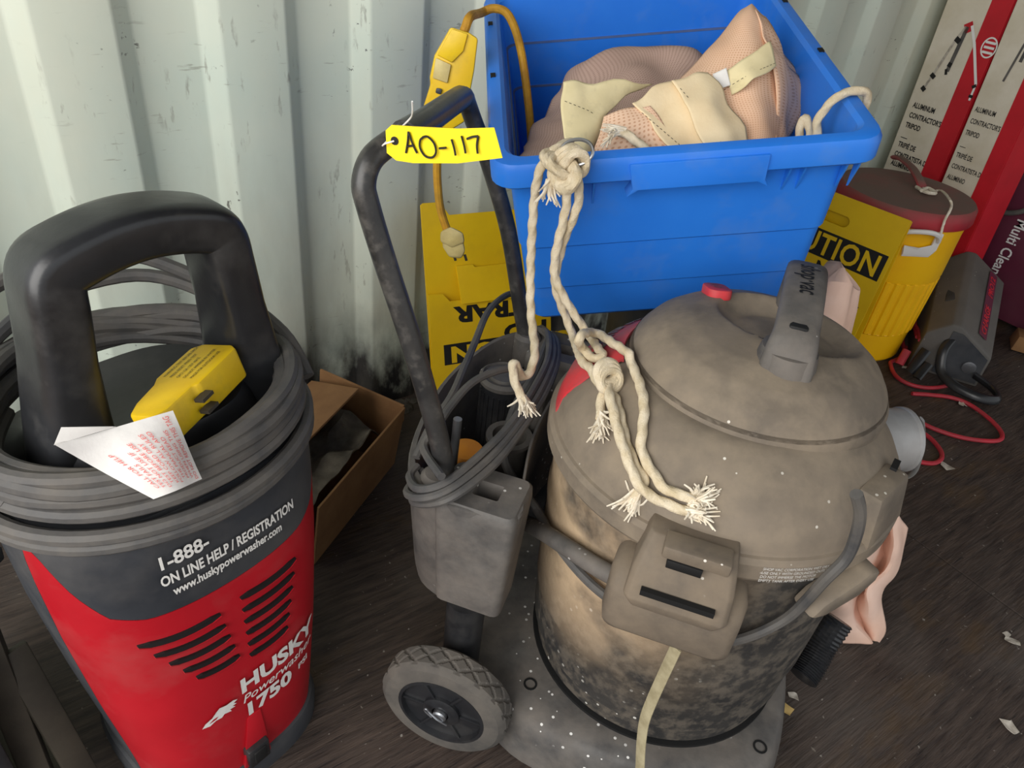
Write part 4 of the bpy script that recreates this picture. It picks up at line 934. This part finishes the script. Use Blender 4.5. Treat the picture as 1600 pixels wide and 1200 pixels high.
for x in (707, 724): slab('plug_blade', [(x, 398), (x+4, 397), (x+7, 407), (x+3, 408)], -.004, .004, M['darkmetal'], pg, .0005)

# ================================================================== folding caution signs
def oval_panel(w, h, hx0, hx1, hy, hr, th, fr, name, mat, par):   # sheet with an oblong hand hole; u to the right, v downwards
    top = [(0, 0), (w, 0), (w, hy)] + [(hx1+hr*math.sin(a), hy-hr*math.cos(a)) for a in [PI/2-PI/2*k/5 for k in range(6)]] + [(hx0-hr*math.sin(a), hy-hr*math.cos(a)) for a in [PI/2*k/5 for k in range(6)]] + [(0, hy)]
    bot = [(0, hy)] + [(hx0-hr*math.sin(a), hy+hr*math.cos(a)) for a in [PI/2-PI/2*k/5 for k in range(6)]] + [(hx1+hr*math.sin(a), hy+hr*math.cos(a)) for a in [PI/2*k/5 for k in range(6)]] + [(w, hy), (w, h), (0, h)]
    g = G(); g.prism(top, 0, th, fr); g.prism(bot, 0, th, fr); return g.build(name, mat, par, smooth=0)
d = Vector((.12, -.993, 0)).normalized(); T_ = Vector((2.02, -.49, .508)); dn = Vector((-.135, 0, -1)); dn = (dn-d*dn.dot(d)).normalized()
SR = Frame(T_ - d*.30, d, dn, d.cross(dn))
sg = empty('caution_sign', 'yellow caution sign leaning on the yellow cooler, black letters upright', 'sign', SR.matrix())
hgt = -T_.z/dn.z
nf = 1 if SR.a[2].x < 0 else -1
ph = SR.on(1310, 343, 2, 0)
oval_panel(.30, hgt-.004, ph.x-.035, ph.x+.018, ph.y, .016, -.004*nf, lambda x, y, z: Vector((x, y, z)), 'front_panel', M['cautiony'], sg)
g = G(); g.prism([(0, .004), (.30, .004), (.30, hgt*.975), (0, hgt*.975)], 0, -.004, lambda x, y, z: Vector((x, y, (z-.012-.11*y)*nf))); g.build('rear_panel', M['cautiony'], sg, smooth=0)
q1, q2 = SR.on(1387, 400, 2, 0), SR.on(1367, 439, 2, 0)
br = q1.x+.004; y0, y1 = q1.y, q2.y
g = G(); g.prism([(br-.255, y0), (br, y0), (br, y1), (br-.255, y1)], 0, .0006*nf); g.build('lettering_bar', M['ink'], sg, smooth=0)
hh = (y1-y0)
text('lettering', 'CAUTION', hh*1.12, M['cautiony'], sg, lambda a, b: Vector((br-.012+a, y1-hh*.12-b, .0012*nf)), align='RIGHT', bold=.0018, xscale=.84, space=1.08)
text('lettering', 'NO', hh*1.15, M['ink'], sg, lambda a, b: Vector((br-.128+a, y1+hh*.93-b, .0008*nf)), align='CENTER', bold=.0018, xscale=.82)
text('lettering', 'ENTRY', hh*1.15, M['ink'], sg, lambda a, b: Vector((br-.128+a, y1+hh*1.95-b, .0008*nf)), align='CENTER', bold=.0018, xscale=.82)
# the other sign: upside down, behind the push handle
d = Vector((.985, -.17, 0)).normalized(); dn = Vector((.0, -.33, -1)); dn = (dn-d*dn.dot(d)).normalized()
T_ = aty(657, 318, -.075); SL = Frame(T_, d, dn, d.cross(dn)); nf = 1 if SL.a[2].y < 0 else -1
sl = empty('caution_sign', 'yellow caution sign upside down against the wall under the blue bin', 'sign', SL.matrix())
hgt = -T_.z/dn.z
def su(x, y): p = SL.on(x, y, 2, .0); return p
n1, n2, n3 = su(690, 318), su(702, 336), su(1000, 336)
g = G(); g.prism([(0, .004), (.006, 0), (n1.x-.008, 0), (n1.x, .006), (n2.x, n2.y), (.30, n2.y-.002), (.30, hgt-.006), (0, hgt-.006)], 0, -.004*nf); g.build('rear_panel', M['cautiony'], sl, smooth=0)
f1 = su(664, 458).y; off = .022*nf; fx = su(664, 458).x
fp = [(fx, f1), (fx+.034, f1+.002), (fx+.05, f1+.021), (.30, f1+.019), (.30, hgt-.012), (fx, hgt-.012)]
g = G(); g.prism(fp, 0, -.004*nf, lambda x, y, z: Vector((x, y, z+off))); fpn = g.build('front_panel', M['cautiony'], sl, smooth=0)
m1 = su(712, 415).y; mx = su(711, 415).x
g = G(); g.prism([(mx, m1), (mx+.04, m1), (mx+.044, m1+.006), (.30, m1+.004), (.30, f1+.028), (mx, f1+.028)], 0, .004*nf, lambda x, y, z: Vector((x, y, z+(.004+.014*(y-m1)/.05)*nf))); g.build('fold_strip', M['cautiony'], sl, smooth=0)
def lt(body, x, y, size, mat, o_=.0008): 
    p = su(x, y); return text('lettering', body, size, mat, sl, lambda a, b: Vector((p.x-a, p.y+b, off+o_*nf)), align='RIGHT', bold=.0022, xscale=1.4)
hs = su(705, 501).y-su(705, 477).y
lt('ENTRAR', 706, 478, hs*1.42, M['ink']); lt('NO', 781, 506, hs*1.42, M['ink'])
q1, q2 = su(688, 536), su(692, 567)
g = G(); g.prism([(q1.x, q1.y), (.29, q1.y), (.29, q2.y), (q1.x, q2.y)], 0, .0006*nf, lambda x, y, z: Vector((x, y, z+off))); g.build('lettering_bar', M['ink'], sl, smooth=0)
lt('CAUTION', 698, 540, hs*1.42, M['cautiony'], .0013)

# ================================================================== yellow drink cooler
CO = Vector((2.25, -.34, 0))
co = empty('drink_cooler', 'round yellow drink cooler with dusty red lid by the wall', 'cooler', Matrix.Translation(CO))
g = G(); rings = []
for r, z, rb in ((.160, 0, 0), (.166, .008, 0), (.170, .10, 0), (.172, .102, 0), (.172, .104, 1), (.180, .285, 1), (.181, .287, 0), (.184, .30, 0), (.185, .43, 0), (.187, .455, 0), (.187, .47, 0)):
    rings.append([Vector(((r+(.0035 if (k//3) % 2 else -.0015)*rb)*math.cos(2*PI*k/240), (r+(.0035 if (k//3) % 2 else -.0015)*rb)*math.sin(2*PI*k/240), z)) for k in range(240)])
g.loft(rings); g.build('cooler_body', M['coolery'], co, smooth=25)
g = G(); g.lathe([(.188, .462), (.198, .464), (.2, .47), (.198, .502), (.190, .512), (.10, .516), (.0001, .517)], 72); ld = g.build('cooler_lid', M['coolerred'], co, smooth=40)
def colid(x, y, z): return atz(x, y, z)-CO
hp2 = [colid(1398, 246, .515), colid(1408, 248, .535), colid(1425, 262, .542), colid(1437, 282, .535), colid(1442, 296, .515)]
g = G(); g.tube(hp2, .011, 10, flat=(1.3, .7)); g.build('lid_grip', M['coolerred'], ld)
def cpt(x, y, R_):
    d2 = ray(x, y); o = CAM-CO; a_ = d2.x**2+d2.y**2; b2 = 2*(o.x*d2.x+o.y*d2.y); c_ = o.x**2+o.y**2-R_*R_
    return CAM+d2*((-b2-math.sqrt(max(0, b2*b2-4*a_*c_)))/2/a_)-CO
g = G(); ps = [cpt(x, y, .189) for x, y in ((1408, 400), (1450, 402), (1458, 396), (1470, 372), (1462, 368), (1452, 388), (1432, 392), (1410, 388))]
g.add(ps+[p*1.03 for p in ps], [tuple(range(7, -1, -1)), tuple(range(8, 16))]+[(i, (i+1) % 8, 8+(i+1) % 8, 8+i) for i in range(8)]); g.build('handle_bracket', M['coolerwhite'], co)
g = G(); g.tube([cpt(1398, 364, .2), cpt(1425, 362, .212), cpt(1455, 364, .214), cpt(1467, 370, .205), cpt(1466, 378, .196)], .007, 8); g.build('bail_handle', M['coolerwhite'], co)
g = G(); g.tube([colid(1440, 292, .52), colid(1452, 300, .524), colid(1470, 298, .52), cpt(1484, 312, .205), cpt(1486, 325, .207), cpt(1476, 345, .205), cpt(1470, 366, .206)], .0035, 7, lobes=3, pitch=.012); g.build('lid_string', M['fray'], co)
g = G(); g.tube([colid(1432, 292, .52), colid(1446, 300, .53), colid(1462, 302, .53), colid(1450, 294, .527), colid(1440, 298, .53)], .005, 7); g.build('string_knot', M['fray'], co)

# ================================================================== tripod cartons
def carton(o, lean, w, dep, hgt, label, main):
    fr = Frame(o, Vector((-.13, -.99, 0)).normalized(), Vector((0, lean, 1)).normalized(), Vector((-.99, .13, 0)))
    e = empty('tripod_carton', label, 'carton', Matrix.Translation(fr.o) @ Matrix([[fr.a[j][i] for j in range(3)] for i in range(3)]).to_4x4())
    g = G(); g.box((w/2, hgt/2, -dep/2), (w, hgt, dep)); g.build('carton_body', M['boxwhite'], e, bevel=.004, smooth=0)
    g = G(); g.box((w*.84, hgt/2, .0005), (w*.32, hgt-.004, .003)); g.build('red_stripe', M['boxred'], e, smooth=0)
    g = G(); g.box((w+.0005, hgt/2, -dep*.5), (.003, hgt-.004, dep-.004)); g.build('red_side', M['boxred'], e, smooth=0)
    return e, fr
c1, fr1 = carton((2.66, -.04, 0), .03, .215, .13, 1.16, 'white and red tripod carton standing against the corrugated wall', True)
def fp1(x, y, o_=.003): p = fr1.on(x, y, 2, 0); return Vector((min(p.x, .206), p.y, o_))
tb1 = fr1.on(1440, 170, 2, 0)
lines = ['ALUMINUM', "CONTRACTOR'S", 'TRIPOD', '___', 'TRIPIÉ DE', 'CONTRATISTA DE', 'ALUMINIO', '___', 'TRÉPIED', 'POUR', 'ENTREPRENEUR']
for fr_, e_c, x0, yb in ((fr1, c1, .022, tb1.y), ):
    for i, s_ in enumerate(lines): text('carton_print', s_, .0235, M['ink'], e_c, lambda a, b, i=i: Vector((x0+a, yb-.033*i+b, .0012)), xscale=.70, bold=.0007)
def seg1(par, ps, w_, mat, o_=.0014):
    for (xa, ya), (xb, yb_) in zip(ps, ps[1:]):
        p, q_ = fp1(xa, ya, o_), fp1(xb, yb_, o_); t = (q_-p).normalized(); n = Vector((-t.y, t.x, 0))*w_/2
        G().add([p+n, p-n, q_-n, q_+n], [(0, 1, 2, 3)]).build('tripod_picture', mat, par, smooth=0)
grey = M['scrapw']
seg1(c1, [(1522, 42), (1488, 112)], .013, M['greyp']); seg1(c1, [(1520, 42), (1503, 62), (1465, 118), (1448, 142)], .008, grey); seg1(c1, [(1530, 40), (1533, 68), (1535, 132)], .009, M['offwhite'], .0042); seg1(c1, [(1535, 132), (1536, 160)], .007, M['offwhite'], .0042)
seg1(c1, [(1517, 46), (1531, 40)], .028, M['boxred']); seg1(c1, [(1503, 60), (1509, 66)], .016, M['ink'], .002); seg1(c1, [(1463, 116), (1468, 122)], .014, M['ink'], .002); seg1(c1, [(1448, 136), (1452, 142)], .014, M['ink'], .002); seg1(c1, [(1490, 100), (1495, 103)], .014, M['ink'], .002); seg1(c1, [(1487, 108), (1486, 117)], .009, M['ink'], .002); seg1(c1, [(1531, 132), (1537, 138)], .014, M['ink'], .005); seg1(c1, [(1536, 150), (1539, 156)], .014, M['ink'], .005)
cc = fp1(1556, 74, .0044); g = G(); R1, R2 = .030, .0255
ang = [2*PI*k/28 for k in range(28)]; g.add([cc+Vector((R1*math.cos(a)*.85, R1*math.sin(a), 0)) for a in ang]+[cc+Vector((R2*math.cos(a)*.83, R2*math.sin(a), 0)) for a in ang], [(k, (k+1) % 28, 28+(k+1) % 28, 28+k) for k in range(28)])
for k in (-1, 0, 1): g.add([cc+Vector((x, .014*k+y, 0)) for x, y in ((-.017, -.0035), (.017, -.0035), (.017, .0035), (-.017, .0035))], [(0, 1, 2, 3)])
g.build('round_emblem', M['offwhite'], c1, smooth=0)
c2, fr2 = carton((2.625, -.275, 0), .05, .17, .13, 1.12, 'second white and red tripod carton standing beside the maroon machine', False)
for i, s_ in enumerate(lines): text('carton_print', s_, .0215, M['ink'], c2, lambda a, b, i=i: Vector((.012+a, .70-.036*i+b, .0012)), xscale=.62, bold=.0004)
for (xa, ya), (xb, yb_), w_ in (((.10, 1.08), (.06, .80), .007), ((.10, 1.08), (.085, .86), .010)):
    p, q_ = Vector((xa, ya, .0014)), Vector((xb, yb_, .0014)); t = (q_-p).normalized(); n = Vector((-t.y, t.x, 0))*w_/2
    G().add([p+n, p-n, q_-n, q_+n], [(0, 1, 2, 3)]).build('tripod_picture', M['greyp'], c2, smooth=0)

# ================================================================== maroon floor machine
mc = empty('floor_machine', 'maroon floor cleaning machine with white lettering at the far end', 'floor machine', loc=(2.89, -.62, 0))
g = G(); g.loft([[Vector((x, y, z)) for x, y in rrect(w_, d2, .03, 4, w_/2, 0)] for z, w_, d2 in ((.02, .27, .64), (.04, .28, .66), (.47, .28, .66), (.497, .265, .645), (.50, .25, .63))]); hs_ = g.build('housing', M['maroon'], mc, smooth=40)
text('lettering', 'Multi Clean', .052, M['offwhite'], mc, lambda a, b: Vector((-.0015, .178-b, .368-a*.86)), bold=.0008)
text('lettering', '®', .02, M['offwhite'], mc, lambda a, b: Vector((-.0015, .178-b, .125-a*.86)))
g = G(); g.tube([Vector(p) for p in ((-.02, .30, .455), (-.03, .28, .40), (-.03, .235, .375), (-.03, .17, .40), (-.025, .13, .46), (0, .10, .515), (.05, .08, .515))], .009, 9); g.build('machine_cable', M['cord'], mc)
for y in (-.25, .25): G().lathe([(.0001, -.02), (.03, -.02), (.03, .02), (.0001, .02)], 18, c=(.14, y, .03), axis=Matrix.Rotation(PI/2, 3, 'X')).build('wheel', M['black'], mc)
g = G(); k = random.Random(4)
for i in range(5): g.tube([Vector((2.84-.012*i, -.60-.01*i, .30-.03*i)), Vector((2.82-.008*i, -.68, .20-.025*i)), Vector((2.80, -.76-.01*i, .13-.015*i)), Vector((2.76, -.86, .06+.004*i)), Vector((2.74, -.98, .02+.012*i))], .009, 8)
tag(g.build('cable_bundle', M['cord']), 'bundle of grey cables hanging in front of the maroon machine', 'cable')
g = G(); g.box((2.80, -.70, .03), (.10, .12, .05), Matrix.Rotation(.5, 3, 'Z'), taper=(.8, .9)); tag(g.build('wood_block', M['card'], bevel=.003), 'small brown wood block on the floor by the maroon machine', 'block')

# ================================================================== grey battery charger
th_ = math.radians(30); CH = Frame((2.37, -.735, 0), (math.cos(th_), math.sin(th_), 0), (-math.sin(th_), math.cos(th_), 0), (0, 0, 1))
ch = empty('battery_charger', 'boxy grey battery charger with red lettering on the floor by cooler', 'charger', CH.matrix())
def csec(x, lift): return [Vector((x, y, z+(lift if z > .05 else 0))) for y, z in ((0, 0), (0, .105), (.115, .178), (.14, .178), (.198, .13), (.205, .0))]
g = G(); g.loft([csec(.0, 0), csec(.02, .01), csec(.31, .13), csec(.33, .12)]); cb = g.build('charger_case', M['chargergrey'], ch, bevel=.005)
g = G(); g.add([Vector((-.002, y, z)) for y, z in ((.008, .01), (.008, .098), (.10, .158), (.13, .16), (.135, .01))]+[Vector((.01, y, z)) for y, z in ((.008, .01), (.008, .098), (.10, .158), (.13, .16), (.135, .01))], [(0, 1, 2, 3, 4), (9, 8, 7, 6, 5)]+[(i, 5+i, 5+(i+1) % 5, (i+1) % 5) for i in range(5)]); g.build('control_panel', M['charcoal'], ch, smooth=0)
g = G(); g.lathe([(.018, 0), (.02, .006), (.014, .007), (.0001, .007)], 24, c=(-.002, .045, .06), axis=Matrix.Rotation(-PI/2, 3, 'Y')); g.build('selector_knob', M['steel'], ch)
nn = Vector((0, -.073, .115)).normalized(); vv = Vector((0, .115, .073)).normalized(); sl_ = .12/.29
def cface(a, b): x = .045+a; p = Vector((x, 0, .105+.01+sl_*(x-.02)))+vv*(.045+b); return p+nn*.004
g = G(); ps = [cface(-.012, -.007), cface(.25, -.007), cface(.25, .026), cface(-.012, .026)]; g.add(ps, [(0, 1, 2, 3)]); g.build('label_strip', M['maroon'], ch, smooth=0)
text('lettering', 'CHARGE', .028, M['chargerred'], ch, lambda a, b: cface(.0+a, b)+nn*.001, bold=.0008); text('lettering', 'PRO12', .028, M['chargerred'], ch, lambda a, b: cface(.15+a, b)+nn*.001, bold=.0008)
G().box((.17, .155, .222), (.13, .032, .02), Matrix.Rotation(-.30, 3, 'Y') @ Matrix.Rotation(-.58, 3, 'X')).build('handle_recess', M['charcoal'], ch, bevel=.006)
g = G(); g.tube([Vector(p) for p in ((.02, .115, .145), (-.02, .135, .10), (-.055, .12, .045), (-.10, .07, .031), (-.12, .0, .030), (-.095, -.045, .030), (-.045, -.03, .034), (-.005, .02, .04))], .012, 10, flat=(1.2, .7)); g.build('carry_strap', M['black'], ch)
g = G(); g.lathe([(.028, .0), (.026, .03), (.016, .045), (.0001, .048)], 18, c=(.335, .08, .215)); g.build('rear_cap', M['charcoal'], ch)
# booster cables with clamps
def flo(x, y, z=.008): return atz(x, y, z)
rc = empty('booster_cable', 'red booster cable looping over the floor beside the grey charger', 'cable', Matrix.Translation(flo(1480, 640)))
ro = flo(1480, 640)
def rtube(ps):
    P = cat(ps, 8); Q = []
    for n, p in enumerate(P):
        v = Vector((p.x-CO.x, p.y-CO.y, 0)); q_ = p.copy()
        if v.length < .184: v = v.normalized()*.184; q_.x, q_.y = CO.x+v.x, CO.y+v.y       # lies round the foot of the cooler
        l = CH.loc(q_)
        if n > 3 and -.01 < l.x < .34 and .1 < l.y < .2125: l.y = .2125; q_ = CH.world(l)    # and along the side of the charger
        Q.append(q_)
    G().tube([p-ro for p in Q], .0062, 8, smooth=1).build('cable_run', M['redcable'], rc)
rtube([CH.world((.02, .20, .09)), flo(1428, 492, .07), flo(1408, 508, .03), flo(1392, 528), flo(1390, 560), flo(1398, 585), flo(1420, 600), flo(1450, 606), flo(1478, 603), flo(1487, 596)])
rtube([CH.world((.06, .205, .08)), flo(1424, 500, .06), flo(1412, 520, .02), flo(1410, 540), flo(1416, 550), flo(1424, 545)])
rtube([flo(1425, 615), flo(1455, 617), flo(1490, 622), flo(1520, 635), flo(1552, 660), flo(1566, 680), flo(1555, 689), flo(1510, 685), flo(1465, 672), flo(1430, 655), flo(1415, 640)])
rtube([flo(1400, 705), flo(1425, 718), flo(1455, 724), flo(1470, 718), flo(1470, 705), flo(1455, 686), flo(1435, 672)])
g = G(); p, q_ = CH.world((-.03, .232, .014))-ro, CH.world((.0, .224, .055))-ro; g.tube([p, p.lerp(q_, .5), q_], .010, 8, smooth=2, flat=(1.3, .8)); g.build('clamp_grip', M['redcable'], rc)
bc = empty('booster_clamp', 'black booster clamp resting against the front of the grey charger', 'clamp', Matrix.Translation(flo(1460, 565)))
bo = flo(1460, 565)
g = G(); g.tube([CH.world(p)-bo for p in ((-.058, .200, .012), (-.042, .190, .048), (-.022, .178, .085))], .011, 8, flat=(1.4, .7)); g.build('clamp_jaw', M['black'], bc)
g = G(); g.tube([CH.world(p)-bo for p in ((-.082, .178, .012), (-.066, .170, .030), (-.048, .160, .055))], .010, 8, flat=(1.4, .7)); g.build('clamp_jaw', M['black'], bc)

# ================================================================== pink fabric
def zcloth(name, rows, mat, label, category, sub=7, j=.016):
    g = G(); g.grid([[atz(*p) for p in r] for r in rows], sub=sub, jitter=j, jscale=18); m_, n_ = g.uv
    mn = min(p.z for p in g.v)
    if mn < .003: g.v = [Vector((p.x, p.y, max(p.z, .003))) for p in g.v]
    o = g.build(name, mat); md = o.modifiers.new('thickness', 'SOLIDIFY'); md.thickness = .003; md.offset = 1
    return tag(o, label, category)
zcloth('fabric_sheet', [[(1330, 800, .27), (1372, 790, .29), (1384, 797, .25), (1398, 800, .28), (1420, 826, .24)], [(1312, 856, .20), (1362, 850, .24), (1382, 858, .17), (1398, 858, .22), (1412, 860, .19)], [(1292, 903, .12), (1338, 890, .19), (1366, 900, .10), (1386, 892, .17), (1396, 898, .14)], [(1265, 952, .05), (1318, 930, .15), (1340, 938, .06), (1358, 928, .13), (1376, 932, .10)], [(1254, 984, .02), (1332, 980, .06), (1344, 982, .015), (1360, 975, .05), (1384, 984, .03)], [(1250, 996, .004), (1352, 1006, .012), (1354, 1000, .004), (1366, 1000, .012), (1374, 1004, .004)]], M['pink'], 'crumpled pink nylon fabric on the floor behind the vacuum tank', 'fabric', j=.008)
g = G(); c0 = atz(1288, 462, .55); rings = []; k = random.Random(8)
for z, r in ((0, .075), (.04, .095), (.25, .085), (.45, .07), (.54, .055), (.585, .045), (.60, .012)):
    rings.append([Vector((c0.x+.02+r*math.cos(a)*(1+.16*math.sin(3*a+z*6)), c0.y+r*math.sin(a)*(1+.16*math.cos(4*a+z*5)), z+(.015*math.sin(2*a) if z > .3 else 0))) for a in [2*PI*i/28 for i in range(28)]])
g.loft(rings); tag(g.build('fabric_sack', M['pink'], smooth=50), 'tall pink fabric sack standing behind the vacuum handle', 'sack')

# ================================================================== litter on the floor
def scrap(x, y, s_, mat, seed, label, group=None):
    k = random.Random(seed); c = atz(x, y, .003); g = G(); a0 = k.uniform(0, 6)
    rows = [[c+Vector(((i-1)*s_*math.cos(a0)-(j-1)*s_*.7*math.sin(a0)+k.uniform(-.3, .3)*s_, (i-1)*s_*math.sin(a0)+(j-1)*s_*.7*math.cos(a0)+k.uniform(-.3, .3)*s_, k.uniform(0, .5)*s_)) for i in range(3)] for j in range(3)]
    g.grid(rows, sub=3); o = g.build('paper_scrap', mat, solid=.0008); tag(o, label, 'scrap', group)
for i, (x, y, s_, lb) in enumerate(((1582, 1003, .012, 'pale torn paper scrap alone on bare floor near a tiny flake'), (1578, 1136, .013, 'square pale paper scrap far out on the open dark floor'), (1572, 992, .007, 'tiny pale flake beside a larger torn scrap on the floor'), (1240, 1088, .008, 'tiny pale scrap beside the yellow scrap at the dolly corner'), (1503, 632, .012, 'pale scrap under the black strap of the grey charger'), (1415, 575, .012, 'pale scrap inside the red cable loop by the cooler'), (1478, 730, .013, 'pale scrap just outside the end loop of the red cable'), (1430, 712, .012, 'pale scrap lying inside the end loop of the red cable'), (1408, 720, .008, 'tiny pale scrap by the hose port cap strap'))):
    scrap(x, y, s_, M['scrapw'], i+20, lb, 'pale paper scraps on the floor')
scrap(1226, 1108, .012, M['scrapy'], 60, 'small yellow torn scrap on the floor at the dolly corner')
